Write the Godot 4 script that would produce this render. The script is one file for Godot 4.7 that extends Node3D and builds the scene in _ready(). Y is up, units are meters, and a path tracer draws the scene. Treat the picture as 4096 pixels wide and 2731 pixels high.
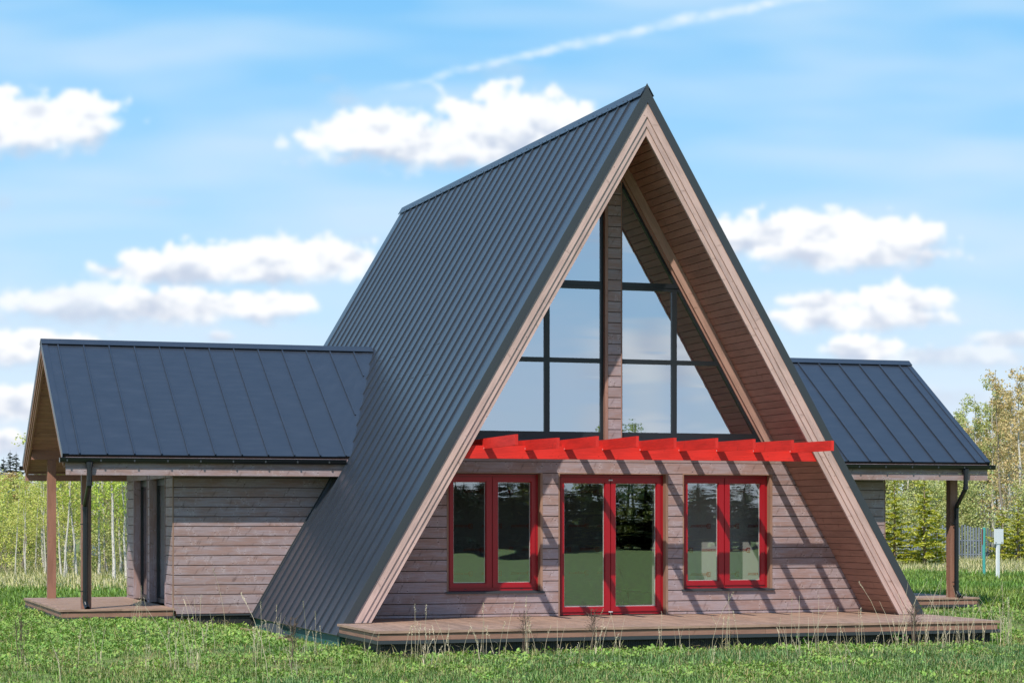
extends Node3D
# An A-frame timber house with two low wings on a spring meadow.
# World: x right along the front of the house, y up, z towards the viewer; the front deck's top is y = 0.

const FW := Vector3(0.317743, 0, -0.948177)
const RT := Vector3(0.948177, 0, 0.317743)
const EYE := Vector3(-12.6684, 1.5701, 31.2372)
# main roof
const RH := 8.2073
const RW := 4.8248
const CA := 0.50678
const SA := 0.86208
const RL := 13.95
# wing roofs
const WRY := 4.763
const WRZ := -8.82
const WC := 0.8325
const WS := 0.554
const WTE := 3.868
# facade
const FZ := -1.28

var rng := RandomNumberGenerator.new()
var fbm := FastNoiseLite.new()
var low := FastNoiseLite.new()
var names := {}
var mat := {}


class G:
	var v := PackedVector3Array()
	var n := PackedVector3Array()
	var uv := PackedVector2Array()
	var c := PackedColorArray()
	var off := Vector2.ZERO
	var col := Color(1, 1, 1)

	func tri(a: Vector3, b: Vector3, d: Vector3, nn: Vector3, ua := Vector2.ZERO, ub := Vector2.ZERO, ud := Vector2.ZERO) -> void:
		if (a - d).cross(a - b).dot(nn) < 0.0:
			var t := b
			b = d
			d = t
			var tu := ub
			ub = ud
			ud = tu
		v.append(a); v.append(b); v.append(d)
		n.append(nn); n.append(nn); n.append(nn)
		uv.append(ua); uv.append(ub); uv.append(ud)
		c.append(col); c.append(col); c.append(col)

	func face(p: Array, away: Vector3, ax: Vector3) -> void:
		var nn: Vector3 = (p[2] - p[0]).cross(p[1] - p[0])
		if nn.length() < 1e-9:
			nn = (p[3] - p[0]).cross(p[2] - p[0])
		nn = nn.normalized()
		if nn.dot(p[0] + (p[2] - p[0]) * 0.5 - away) < 0.0:
			nn = -nn
		var u := ax
		if absf(nn.dot(ax)) > 0.7:
			u = Vector3.UP if absf(nn.y) < 0.7 else Vector3.RIGHT
		u = (u - nn * u.dot(nn)).normalized()
		var w := nn.cross(u)
		var t := []
		for q in p:
			t.append(Vector2(q.dot(u) * 0.25, q.dot(w)) + off)
		for k in range(1, p.size() - 1):
			tri(p[0], p[k], p[k + 1], nn, t[0], t[k], t[k + 1])

	# eight corners: a loop of four and the loop facing it; the grain runs from one loop to the other
	func hexa(p: Array) -> void:
		var mid := Vector3.ZERO
		for q in p:
			mid += q * 0.125
		var ax: Vector3 = (p[4] + p[5] + p[6] + p[7] - p[0] - p[1] - p[2] - p[3]).normalized()
		for f in [[0, 1, 2, 3], [4, 5, 6, 7], [0, 1, 5, 4], [1, 2, 6, 5], [2, 3, 7, 6], [3, 0, 4, 7]]:
			face([p[f[0]], p[f[1]], p[f[2]], p[f[3]]], mid, ax)

	func box(a: Vector3, b: Vector3, axis := 0) -> void:
		var lo := Vector3(minf(a.x, b.x), minf(a.y, b.y), minf(a.z, b.z))
		var hi := Vector3(maxf(a.x, b.x), maxf(a.y, b.y), maxf(a.z, b.z))
		if axis == 0:
			hexa([lo, Vector3(lo.x, hi.y, lo.z), Vector3(lo.x, hi.y, hi.z), Vector3(lo.x, lo.y, hi.z), Vector3(hi.x, lo.y, lo.z), Vector3(hi.x, hi.y, lo.z), hi, Vector3(hi.x, lo.y, hi.z)])
		elif axis == 1:
			hexa([lo, Vector3(hi.x, lo.y, lo.z), Vector3(hi.x, lo.y, hi.z), Vector3(lo.x, lo.y, hi.z), Vector3(lo.x, hi.y, lo.z), Vector3(hi.x, hi.y, lo.z), hi, Vector3(lo.x, hi.y, hi.z)])
		else:
			hexa([lo, Vector3(hi.x, lo.y, lo.z), Vector3(hi.x, hi.y, lo.z), Vector3(lo.x, hi.y, lo.z), Vector3(lo.x, lo.y, hi.z), Vector3(hi.x, lo.y, hi.z), hi, Vector3(lo.x, hi.y, hi.z)])

	# a round tube through points, one radius for each
	func tube(pts: Array, rad: Array, sides := 8, closed := true) -> void:
		var rings := []
		var m := pts.size()
		var side := Vector3.ZERO
		for i in m:
			var d: Vector3 = (pts[mini(i + 1, m - 1)] - pts[maxi(i - 1, 0)]).normalized()
			if side == Vector3.ZERO:
				side = d.cross(Vector3.RIGHT if absf(d.x) < 0.8 else Vector3.UP).normalized()
			side = (side - d * side.dot(d)).normalized()
			var up := d.cross(side)
			var ring := []
			for k in sides:
				var a := TAU * k / sides
				ring.append([pts[i] + (side * cos(a) + up * sin(a)) * rad[i], side * cos(a) + up * sin(a)])
			rings.append(ring)
		for i in m - 1:
			var y0: float = pts[i].y
			var y1: float = pts[i + 1].y
			for k in sides:
				var k2 := (k + 1) % sides
				var A: Vector3 = rings[i][k][0]
				var B: Vector3 = rings[i][k2][0]
				var C: Vector3 = rings[i + 1][k2][0]
				var D: Vector3 = rings[i + 1][k][0]
				var na: Vector3 = rings[i][k][1]
				var nb: Vector3 = rings[i][k2][1]
				var u0 := float(k) / sides
				var u1 := float(k + 1) / sides
				for q in [[A, B, C, na, nb, nb, Vector2(u0, y0), Vector2(u1, y0), Vector2(u1, y1)], [A, C, D, na, nb, na, Vector2(u0, y0), Vector2(u1, y1), Vector2(u0, y1)]]:
					var flip: bool = (q[0] - q[2]).cross(q[0] - q[1]).dot(na + nb) < 0.0
					for o in ([0, 2, 1] if flip else [0, 1, 2]):
						v.append(q[o]); n.append(q[o + 3]); uv.append(q[o + 6]); c.append(col)
		if closed:
			for e in [[0, 1], [m - 1, m - 2]]:
				var nn: Vector3 = (pts[e[0]] - pts[e[1]]).normalized()
				for k in range(1, sides - 1):
					tri(rings[e[0]][0][0], rings[e[0]][k][0], rings[e[0]][k + 1][0], nn)

	# a flat outline in the xy plane given thickness in z
	func slab(poly: PackedVector2Array, z0: float, z1: float) -> void:
		var t := Geometry2D.triangulate_polygon(poly)
		for z in [z0, z1]:
			var nn := Vector3(0, 0, 1) if z == maxf(z0, z1) else Vector3(0, 0, -1)
			for i in range(0, t.size(), 3):
				var a := poly[t[i]]
				var b := poly[t[i + 1]]
				var d := poly[t[i + 2]]
				tri(Vector3(a.x, a.y, z), Vector3(b.x, b.y, z), Vector3(d.x, d.y, z), nn, Vector2(a.x * 0.25, a.y), Vector2(b.x * 0.25, b.y), Vector2(d.x * 0.25, d.y))
		var mid := Vector3.ZERO
		for p in poly:
			mid += Vector3(p.x, p.y, (z0 + z1) / 2) / poly.size()
		for i in poly.size():
			var a := poly[i]
			var b := poly[(i + 1) % poly.size()]
			face([Vector3(a.x, a.y, z0), Vector3(b.x, b.y, z0), Vector3(b.x, b.y, z1), Vector3(a.x, a.y, z1)], mid, Vector3(b.x - a.x, b.y - a.y, 0).normalized())

	func mesh() -> ArrayMesh:
		var a := []
		a.resize(Mesh.ARRAY_MAX)
		a[Mesh.ARRAY_VERTEX] = v
		a[Mesh.ARRAY_NORMAL] = n
		a[Mesh.ARRAY_TEX_UV] = uv
		a[Mesh.ARRAY_COLOR] = c
		var m := ArrayMesh.new()
		m.add_surface_from_arrays(Mesh.PRIMITIVE_TRIANGLES, a)
		return m


# ---------------------------------------------------------------- naming and placing

func numbered(called: String) -> String:
	names[called] = names.get(called, -1) + 1
	return called if names[called] == 0 else "%s_%03d" % [called, names[called]]


func tag(o: Node, label: String, category: String, group := "", kind := "") -> void:
	o.set_meta("label", label)
	o.set_meta("category", category)
	if group:
		o.set_meta("group", group)
	if kind:
		o.set_meta("kind", kind)


func thing(called: String, label: String, category: String, at := Vector3.ZERO, group := "") -> Node3D:
	var o := Node3D.new()
	o.name = numbered(called)
	add_child(o)
	o.position = at
	tag(o, label, category, group)
	return o


func part(called: String, g: G, m: Material, parent: Node3D) -> MeshInstance3D:
	return partm(called, g.mesh(), m, parent)


func partm(called: String, me: Mesh, m: Material, parent: Node3D) -> MeshInstance3D:
	var o := MeshInstance3D.new()
	o.name = called
	o.mesh = me
	o.material_override = m
	parent.add_child(o, true)
	return o


func bundle(called: String, parent: Node3D) -> Node3D:
	var o := Node3D.new()
	o.name = called
	parent.add_child(o, true)
	return o


func lin(r: float, g: float, b: float) -> Color:
	return Color(r, g, b).linear_to_srgb()


func std(called: String, c: Color, rough: float, tex: Texture2D = null, spec := 0.5) -> StandardMaterial3D:
	var m := StandardMaterial3D.new()
	m.resource_name = called
	m.albedo_color = c
	m.roughness = rough
	m.metallic_specular = spec
	m.albedo_texture = tex
	m.vertex_color_use_as_albedo = true
	mat[called] = m
	return m


func tint(spread: float) -> Color:
	var k := 1.0 + rng.randf_range(-spread, spread)
	var w := rng.randf_range(-spread, spread) * 0.25
	return Color(k * (1.0 + w), k, k * (1.0 - w))


# ---------------------------------------------------------------- sky

# clouds by the direction in which they stand: centre and reach in units of 1/5005 of the viewing distance (right of the house's line of sight, up from the horizon), how high, how deep, whiteness
const CLOUDS := [
	[40, 300, 215, 92, 70, 1.0], [170, 290, 90, 75, 70, 1.0], [-190, 310, 160, 80, 60, 1.0],
	[880, 330, 165, 80, 62, 1.0], [1190, 318, 225, 112, 80, 1.0], [1040, 345, 330, 60, 55, 1.0],
	[600, 618, 260, 72, 52, 1.0], [420, 628, 190, 58, 42, 0.8], [720, 605, 150, 62, 50, 1.0],
	[230, 715, 240, 62, 42, 0.55], [400, 712, 170, 54, 42, 0.75], [600, 708, 120, 44, 42, 1.0],
	[70, 800, 160, 40, 60, 1.0], [505, 776, 36, 18, 14, 0.5],
	[1720, 550, 110, 58, 52, 0.95], [1860, 552, 170, 70, 60, 1.0], [2060, 562, 115, 64, 58, 1.0], [1950, 590, 240, 40, 40, 0.8],
	[1885, 700, 85, 36, 40, 1.0], [2065, 702, 115, 48, 52, 1.0], [1960, 735, 240, 30, 32, 0.75],
	[1985, 812, 100, 42, 40, 1.0], [2200, 820, 200, 30, 34, 0.45], [2330, 782, 110, 26, 26, 0.5], [2000, 915, 460, 34, 44, 0.3],
	[60, 930, 320, 40, 50, 0.7], [-120, 1020, 420, 36, 40, 0.75],
	[350, 467, 85, 18, 20, 0.15], [790, 232, 48, 34, 34, 0.2], [1150, 166, 110, 30, 30, 0.12], [745, 182, 46, 16, 18, 0.1], [8, 470, 36, 26, 26, 0.1], [830, 555, 50, 20, 20, 0.15],
	[2900, 420, 300, 100, 80, 1.0], [3150, 700, 330, 80, 60, 1.0], [-700, 560, 300, 90, 60, 1.0], [-900, 820, 420, 70, 60, 0.9],
]


func sky_color(d: Vector3) -> Color:
	var el := asin(clampf(d.y, -1, 1))
	var az := atan2(d.dot(RT), d.dot(FW))
	var deep := Color8(86, 158, 226)
	var c: Color
	# air, by height above the horizon
	var stops := [[0.0, Color8(226, 238, 248)], [0.05, Color8(216, 234, 249)], [0.10, Color8(190, 225, 251)], [0.16, Color8(163, 213, 250)], [0.235, Color8(128, 196, 246)], [0.45, Color8(96, 168, 234)], [1.0, Color8(70, 140, 216)], [1.6, Color8(62, 130, 208)]]
	c = deep
	for i in stops.size() - 1:
		if el <= stops[i + 1][0]:
			var t: float = clampf((el - stops[i][0]) / (stops[i + 1][0] - stops[i][0]), 0, 1)
			c = stops[i][1].lerp(stops[i + 1][1], t)
			break
	if el < 0.0:
		return c
	# place in the plane across the line of sight; further round, the angle itself
	var X := 1176.0 + 5005.0 * az
	var Y := 1187.4 - 5005.0 * el
	if absf(az) < 0.9:
		var dep := d.dot(FW)
		X = 1176.0 + 5005.0 * d.dot(RT) / dep
		Y = 1187.4 - 5005.0 * d.y / dep
	# thin veils
	var veil := low.get_noise_2d(X * 0.35, Y * 1.7) * 0.5 + 0.5
	c = c.lerp(Color8(216, 232, 249), clampf((veil - 0.30) * 1.15, 0, 0.55))
	# cumulus
	var n1 := fbm.get_noise_2d(X, Y * 1.25)
	var n2 := fbm.get_noise_2d(X * 2.3 + 500.0, Y * 2.9 - 300.0)
	var n3 := fbm.get_noise_2d(X * 0.9 - 900.0, Y * 1.8 + 700.0)
	var best := 0.0
	var shade := 0.0
	if absf(X - 1176.0) < 2400.0 and Y > -200.0:
		for e in CLOUDS:
			var dx: float = (X - e[0]) / (e[2] * 1.18)
			if absf(dx) > 1.5:
				continue
			var dy: float = (Y - e[1]) / (e[3] * 1.1 if Y < e[1] else e[4] * 1.1)
			if absf(dy) > 1.9:
				continue
			var den: float = 1.0 - sqrt(dx * dx + dy * dy) + (absf(n1) - 0.16) * 0.62 + n3 * 0.24 + n2 * 0.09
			var thick: float = clampf(e[5] * 1.6, 0.25, 1.0)
			var soft: float = lerpf(0.24, 0.85, smoothstep(-0.5, 0.7, dy))
			var a: float = smoothstep(0.0, soft + (1.0 - thick) * 0.8, den) * thick
			if a > 0.0:
				var lit: float = clampf(0.46 - dy * 0.55 + n3 * 0.8 + absf(n1) * 0.5, 0, 1) * clampf(e[5] + 0.12, 0, 1)
				if a > best:
					shade = lerpf(lit, shade, best * 0.5)
					best = a
				else:
					shade = lerpf(shade, maxf(lit, shade), a * 0.6)
	else:
		var field := low.get_noise_2d(X * 0.55 + 4000.0, Y * 1.6 + 900.0)
		var den := field * 2.0 - 0.30 - clampf(el - 0.25, 0.0, 0.6) * 0.9 + n1 * 0.8 + n2 * 0.2
		best = smoothstep(0.0, 0.6, den)
		shade = clampf(0.55 + n3 * 0.9 + (den - 0.3) * 0.4, 0, 1)
	var white := Color8(253, 253, 254)
	var grey := Color8(199, 209, 227)
	c = c.lerp(grey.lerp(white, smoothstep(0.05, 0.75, shade)), best * 0.96)
	# the trail of an aircraft
	var line := 212.0 - (X - 850.0) * 0.245 + (X - 850.0) * (X - 850.0) * 0.000023 + n1 * 10.0
	var wide := 8.0 + clampf((X - 850.0) / 900.0, 0, 1) * 11.0
	var fade := smoothstep(780.0, 1080.0, X) * (1.0 - smoothstep(2300.0, 3000.0, X))
	c = c.lerp(Color8(238, 246, 254), (1.0 - smoothstep(0.25, 1.0, absf(Y - line) / wide)) * fade * (0.55 + n2 * 0.5))
	return c


func sky_dir(u: float, w: float) -> Vector3:
	var az := u * TAU
	var el := (0.5 - w) * PI
	return Vector3(sin(az) * cos(el), sin(el), -cos(az) * cos(el))


func make_sky() -> Texture2D:
	var small := Image.create(512, 256, false, Image.FORMAT_RGB8)
	for j in 256:
		for i in 512:
			small.set_pixel(i, j, sky_color(sky_dir((i + 0.5) / 512, (j + 0.5) / 256)) if j < 132 else Color8(150, 160, 140))
	small.resize(4096, 2048, Image.INTERPOLATE_CUBIC)
	# the part of it that is looked at more closely
	var i0 := int((18.52 - 21.0) / 360.0 * 4096)
	var i1 := int((18.52 + 21.0) / 360.0 * 4096)
	for j in range(int((90.0 - 19.0) / 180.0 * 2048), 1026):
		for i in range(i0, i1):
			small.set_pixel(posmod(i, 4096), j, sky_color(sky_dir((i + 0.5) / 4096, (j + 0.5) / 2048)))
	return ImageTexture.create_from_image(small)


# ---------------------------------------------------------------- materials

func wood_image(w: int, h: int, base: Color, other: Color, blotch: float, knots: int, grain: float, knot_dark: Color, knot_pale: Color, sd: int) -> Image:
	# 4 m along, 1 m across; colours are linear
	var im := Image.create(w, h, false, Image.FORMAT_RGB8)
	var r := RandomNumberGenerator.new()
	r.seed = sd
	var nz := FastNoiseLite.new()
	nz.seed = sd
	nz.frequency = 1.0
	nz.fractal_octaves = 3
	var ks := []
	for k in knots:
		ks.append([r.randf() * 4.0, r.randf(), r.randf_range(0.008, 0.017), r.randf()])
	for j in h:
		var y := float(j) / h
		var near := []
		for k in ks:
			if absf(y - k[1]) < 0.09:
				near.append(k)
		for i in w:
			var x := 4.0 * i / w
			var both := [0.0, 0.0, 0.0]
			var over := smoothstep(3.4, 4.0, x)
			for pass_ in (2 if over > 0.0 else 1):
				var xx := x - 4.0 * pass_
				var wt := over if pass_ == 1 else 1.0 - over
				var warp := nz.get_noise_2d(xx * 0.6, y * 5.0) * 0.05
				both[0] += wt * nz.get_noise_2d(xx * 1.1, (y + warp) * 75.0)
				both[1] += wt * (nz.get_noise_2d(xx * 0.9 + 30.0, y * 4.0) + 0.6 * nz.get_noise_2d(xx * 3.0 + 30.0, y * 28.0))
				both[2] += wt * nz.get_noise_2d(xx * 14.0 - 80.0, (y + warp) * 210.0)
			var c := base.lerp(other, clampf(0.5 + both[1] * blotch, 0, 1))
			c = c * (1.0 + both[0] * grain + both[2] * grain * 0.6)
			for k in near:
				var dx: float = x - k[0]
				dx = dx if absf(dx) < 2.0 else dx - 4.0 * signf(dx)
				var dy: float = y - k[1]
				var lean: float = dy + dx * (k[3] - 0.5)
				var q: float = sqrt(dx * dx + dy * dy * 1.4) / k[2]
				if q < 1.0:
					c = c.lerp(knot_dark, 0.75 * smoothstep(1.0, 0.5, q))
				elif q < 7.0:
					var streak: float = exp(-absf(dx + dy * (k[3] - 0.5) * 1.4) / 0.010) * exp(-absf(dy) / 0.045)
					c = c.lerp(knot_pale if k[3] > 0.3 else knot_dark, clampf(streak * 0.9, 0, 0.65))
			im.set_pixel(i, j, Color(clampf(c.r, 0, 1), clampf(c.g, 0, 1), clampf(c.b, 0, 1)).linear_to_srgb())
	return im


func make_materials() -> void:
	var siding := ImageTexture.create_from_image(wood_image(1024, 384, Color(0.315, 0.208, 0.190), Color(0.345, 0.275, 0.292), 1.1, 170, 0.20, Color(0.13, 0.085, 0.08), Color(0.50, 0.42, 0.43), 11))
	var brown := ImageTexture.create_from_image(wood_image(1024, 384, Color(0.80, 0.80, 0.80), Color(1.0, 1.0, 1.0), 1.2, 70, 0.16, Color(0.45, 0.42, 0.40), Color(1, 1, 1), 23))
	var deck := ImageTexture.create_from_image(wood_image(768, 256, Color(0.72, 0.72, 0.74), Color(1.0, 1.0, 1.0), 1.6, 30, 0.30, Color(0.45, 0.42, 0.40), Color(0.95, 0.95, 0.95), 37))
	var relief := NoiseTexture2D.new()
	relief.width = 256
	relief.height = 256
	relief.seamless = true
	var rn := FastNoiseLite.new()
	rn.frequency = 0.02
	rn.fractal_octaves = 4
	relief.noise = rn
	var m := std("siding_stain", Color.WHITE, 0.62, siding, 0.4)
	m.heightmap_enabled = true
	m.heightmap_texture = siding
	m.heightmap_scale = 0.35
	std("fascia_stain", lin(0.58, 0.405, 0.36), 0.6, brown, 0.4)
	std("fascia_brown", lin(0.44, 0.27, 0.215), 0.6, brown, 0.4)
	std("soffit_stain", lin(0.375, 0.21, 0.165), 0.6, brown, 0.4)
	std("post_stain", lin(0.31, 0.155, 0.11), 0.6, brown, 0.4)
	std("deck_oil", lin(0.42, 0.275, 0.20), 0.65, deck, 0.35)
	std("deck_front", lin(0.33, 0.18, 0.13), 0.6, brown, 0.4)
	std("jamb_wood", lin(0.34, 0.20, 0.14), 0.6, brown, 0.4)
	std("core_wood", lin(0.10, 0.065, 0.055), 0.8)
	std("pergola_red", lin(0.72, 0.030, 0.022), 0.6, brown, 0.4)
	std("frame_red", lin(0.32, 0.004, 0.012), 0.35)
	m = std("roof_metal", lin(0.025, 0.0295, 0.038), 0.36, null, 0.62)
	m.heightmap_enabled = true
	m.heightmap_texture = relief
	m.heightmap_scale = 0.06
	# weathered coating: gloss and tone differ from place to place
	var worn := NoiseTexture2D.new()
	worn.width = 512
	worn.height = 512
	worn.seamless = true
	var on := FastNoiseLite.new()
	on.seed = 3
	on.frequency = 0.011
	on.fractal_octaves = 5
	worn.noise = on
	var wr := Gradient.new()
	wr.offsets = PackedFloat32Array([0.0, 0.5, 0.72, 1.0])
	wr.colors = PackedColorArray([Color(0.86, 0.86, 0.86), Color(0.91, 0.91, 0.91), Color(0.94, 0.94, 0.94), Color(1, 1, 1)])
	worn.color_ramp = wr
	m.roughness = 0.40
	m.roughness_texture = worn
	m.albedo_texture = worn
	m.albedo_color = lin(0.034, 0.043, 0.060)
	std("trim_metal", lin(0.035, 0.042, 0.048), 0.5, null, 0.5)
	std("gutter_metal", lin(0.012, 0.014, 0.017), 0.28, null, 0.5)
	std("frame_dark", lin(0.013, 0.016, 0.020), 0.4)
	std("plinth_black", lin(0.016, 0.017, 0.020), 0.6)
	std("membrane_teal", lin(0.03, 0.12, 0.12), 0.6)
	std("steel", lin(0.55, 0.56, 0.58), 0.35)
	std("insulation_grey", lin(0.21, 0.225, 0.215), 0.7)
	std("foil_pale", lin(0.42, 0.45, 0.43), 0.6)
	std("print_red", lin(0.34, 0.06, 0.045), 0.7)
	std("floor_grey", lin(0.2, 0.2, 0.19), 0.8)
	std("spacer", lin(0.62, 0.66, 0.66), 0.3)
	# coated glass: part mirror, part clear, not perfectly flat
	var wave := NoiseTexture2D.new()
	wave.width = 256
	wave.height = 256
	wave.seamless = true
	var wn := FastNoiseLite.new()
	wn.frequency = 0.009
	wn.fractal_octaves = 2
	wave.noise = wn
	var dot := Image.create(4, 4, false, Image.FORMAT_RGBA8)
	dot.fill(Color.WHITE)
	var clear_white := ImageTexture.create_from_image(dot)
	for p in [["pane_upper", 0.68, Color(0.90, 0.95, 1.0, 0.60)], ["pane_lower", 0.33, Color(0.95, 0.985, 1.0, 0.33)]]:
		m = StandardMaterial3D.new()
		m.resource_name = p[0]
		m.transparency = BaseMaterial3D.TRANSPARENCY_ALPHA
		m.albedo_color = p[2]
		m.albedo_texture = clear_white
		m.metallic = 1.0
		m.roughness = 0.0
		m.heightmap_enabled = true
		m.heightmap_texture = wave
		m.heightmap_scale = 0.045
		mat[p[0]] = m


# ---------------------------------------------------------------- house

# a point of the main roof: t metres down the slope from the ridge, q metres in from its surface
func MR(s: float, t: float, q: float, z: float) -> Vector3:
	return Vector3(s * (t * CA - q * SA), RH - t * SA - q * CA, z)


func mt(y: float, q: float) -> float:
	return (RH - y - q * CA) / SA


# half-width of the main roof at height y and depth q
func mx(y: float, q: float) -> float:
	return mt(y, q) * CA - q * SA


func WR(s: float, x: float, t: float, q: float) -> Vector3:
	return Vector3(x, WRY - t * WS - q * WC, WRZ + s * (t * WC - q * WS))


# a board on the main roof: t0..t1 down the slope, q0..q1 deep, z0..z1; the mitre at the ridge and the level cut at the foot where asked
func roof_board(g: G, s: float, t0: float, t1: float, q0: float, q1: float, z0: float, z1: float, mitre := false, foot := INF) -> void:
	var a0 := t0
	var a1 := t0
	var b0 := t1
	var b1 := t1
	if mitre:
		a0 = q0 * SA / CA
		a1 = q1 * SA / CA
	if foot != INF:
		b0 = mt(foot, q0)
		b1 = mt(foot, q1)
	g.hexa([MR(s, a0, q0, z0), MR(s, a1, q1, z0), MR(s, a1, q1, z1), MR(s, a0, q0, z1), MR(s, b0, q0, z0), MR(s, b1, q1, z0), MR(s, b1, q1, z1), MR(s, b0, q0, z1)])


func plank(called: String, parent: Node3D, m: Material, p: Array, spread := 0.10) -> MeshInstance3D:
	var g := G.new()
	g.off = Vector2(rng.randf(), rng.randf())
	g.col = tint(spread)
	g.hexa(p)
	return part(called, g, m, parent)


func plank_box(called: String, parent: Node3D, m: Material, a: Vector3, b: Vector3, axis := 0, spread := 0.10) -> MeshInstance3D:
	var g := G.new()
	g.off = Vector2(rng.randf(), rng.randf())
	g.col = tint(spread)
	g.box(a, b, axis)
	return part(called, g, m, parent)


func build_main_roof(house: Node3D) -> void:
	var foot := -0.17
	var tf := mt(foot, 0.0)
	for s in [-1.0, 1.0]:
		var slope := bundle("roof_slope", house)
		var g := G.new()
		roof_board(g, s, 0, 0, 0.03, 0.335, -RL, -0.085, true, foot)
		part("roof_deck", g, mat.core_wood, slope)
		var zs := [-0.02]
		var z := -0.47
		while z > -RL + 0.1:
			zs.append(z)
			z -= 0.4615
		zs.append(-RL)
		for i in zs.size() - 1:
			g = G.new()
			g.col = tint(0.03)
			roof_board(g, s, 0.02, tf, 0.0, 0.032, zs[i + 1] + 0.001, zs[i] - 0.001)
			part("roof_panel", g, mat.roof_metal, slope)
			if i > 0:
				g = G.new()
				roof_board(g, s, 0.12, tf - 0.01, -0.026, 0.004, zs[i] - 0.011, zs[i] + 0.011)
				part("seam", g, mat.roof_metal, slope)
		# lap joints between upper and lower sheets
		if s < 0.0:
			for i in range(7, zs.size() - 9):
				g = G.new()
				var t := 4.30 + 0.62 * (i % 2) + rng.randf_range(-0.05, 0.05)
				roof_board(g, s, t, t + 0.022, -0.004, 0.003, zs[i + 1] + 0.03, zs[i] - 0.2)
				part("lap_joint", g, mat.trim_metal, slope)
		# fascia boards, stepped back one behind another
		var wood: Material = mat.fascia_stain
		var rows := [[0.114, 0.228, -0.04, 0.0], [0.230, 0.304, -0.065, -0.022], [0.306, 0.374, -0.09, -0.044]]
		for r in rows:
			for piece in 2:
				var cut: float = [2.9, 4.6, 3.7][rows.find(r)] + (1.1 if s > 0.0 else 0.0)
				g = G.new()
				g.off = Vector2(rng.randf(), rng.randf())
				g.col = tint(0.07)
				if piece == 0:
					roof_board(g, s, 0, cut, r[0], r[1], r[2], r[3], true)
				else:
					roof_board(g, s, cut + 0.003, 0, r[0], r[1], r[2], r[3], false, 0.004)
				part("fascia_board", g, wood, slope)
		g = G.new()
		roof_board(g, s, 0, 0, -0.006, 0.112, -0.015, 0.008, true, -0.17)
		part("rake_trim", g, mat.trim_metal, slope)
		g = G.new()
		roof_board(g, s, 0, 0, 0.105, 0.118, 0.0, 0.02, true, -0.02)
		part("drip_edge", g, mat.roof_metal, slope)
		# underside boards of the overhang
		var soffit := bundle("soffit", slope)
		var t0 := 0.64
		while t0 < mt(0.0, 0.345):
			g = G.new()
			g.off = Vector2(rng.randf(), rng.randf())
			g.col = tint(0.12)
			var t1 := minf(t0 + 0.1115, mt(0.004, 0.36))
			var pts := [MR(s, t0, 0.337, -0.08), MR(s, t1, 0.337, -0.08), MR(s, t1, 0.36, -0.08), MR(s, t0, 0.36, -0.08)]
			var far := []
			for p in pts:
				far.append(Vector3(p.x, p.y, FZ - 0.02))
			g.hexa(pts + far)
			part("soffit_board", g, mat.soffit_stain, soffit)
			t0 += 0.1205
		# inside lining
		g = G.new()
		roof_board(g, s, 0, 0, 0.345, 0.40, -RL + 0.1, FZ - 0.2, true, 0.02)
		part("lining_sheet", g, mat.insulation_grey, slope)
	# ridge
	for s in [-1.0, 1.0]:
		var g := G.new()
		roof_board(g, s, 0, 0.175, -0.033, -0.0275, -RL - 0.01, 0.004)
		var cap := part("ridge_cap", g, mat.roof_metal, house)
		if s < 0.0:
			for k in 62:
				g = G.new()
				var z := -0.12 - k * 0.2235
				var t: float = 0.145 if k % 3 else 0.11
				roof_board(g, s, t, t + 0.014, -0.040, -0.032, z - 0.007, z + 0.007)
				part("screw", g, mat.gutter_metal, cap)
	var cap_front := G.new()
	cap_front.slab(PackedVector2Array([Vector2(0, RH + 0.060), Vector2(0.035, RH - 0.008), Vector2(0, RH - 0.06), Vector2(-0.035, RH - 0.008)]), -0.01, 0.006)
	part("ridge_end", cap_front, mat.trim_metal, house)


func facade_run(parent: Node3D, x0: float, x1: float, y0: float, y1: float, m: Material) -> void:
	# one board between x0 and x1; INF means up to the sloping soffit
	var q := 0.362
	var l0 := -mx(y0, q) if x0 == -INF else x0
	var l1 := -mx(y1, q) if x0 == -INF else x0
	var r0 := mx(y0, q) if x1 == INF else x1
	var r1 := mx(y1, q) if x1 == INF else x1
	var za := FZ - 0.028
	var zb := FZ + rng.randf_range(-0.0015, 0.0015)
	plank("plank", parent, m, [Vector3(l0, y0, za), Vector3(l1, y1, za), Vector3(l1, y1, zb), Vector3(l0, y0, zb), Vector3(r0, y0, za), Vector3(r1, y1, za), Vector3(r1, y1, zb), Vector3(r0, y0, zb)], 0.12)


const OPEN := [[-2.82, -1.30, 0.405, 2.255], [-0.975, 0.845, 0.0, 2.255], [1.16, 2.695, 0.405, 2.255]]


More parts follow.
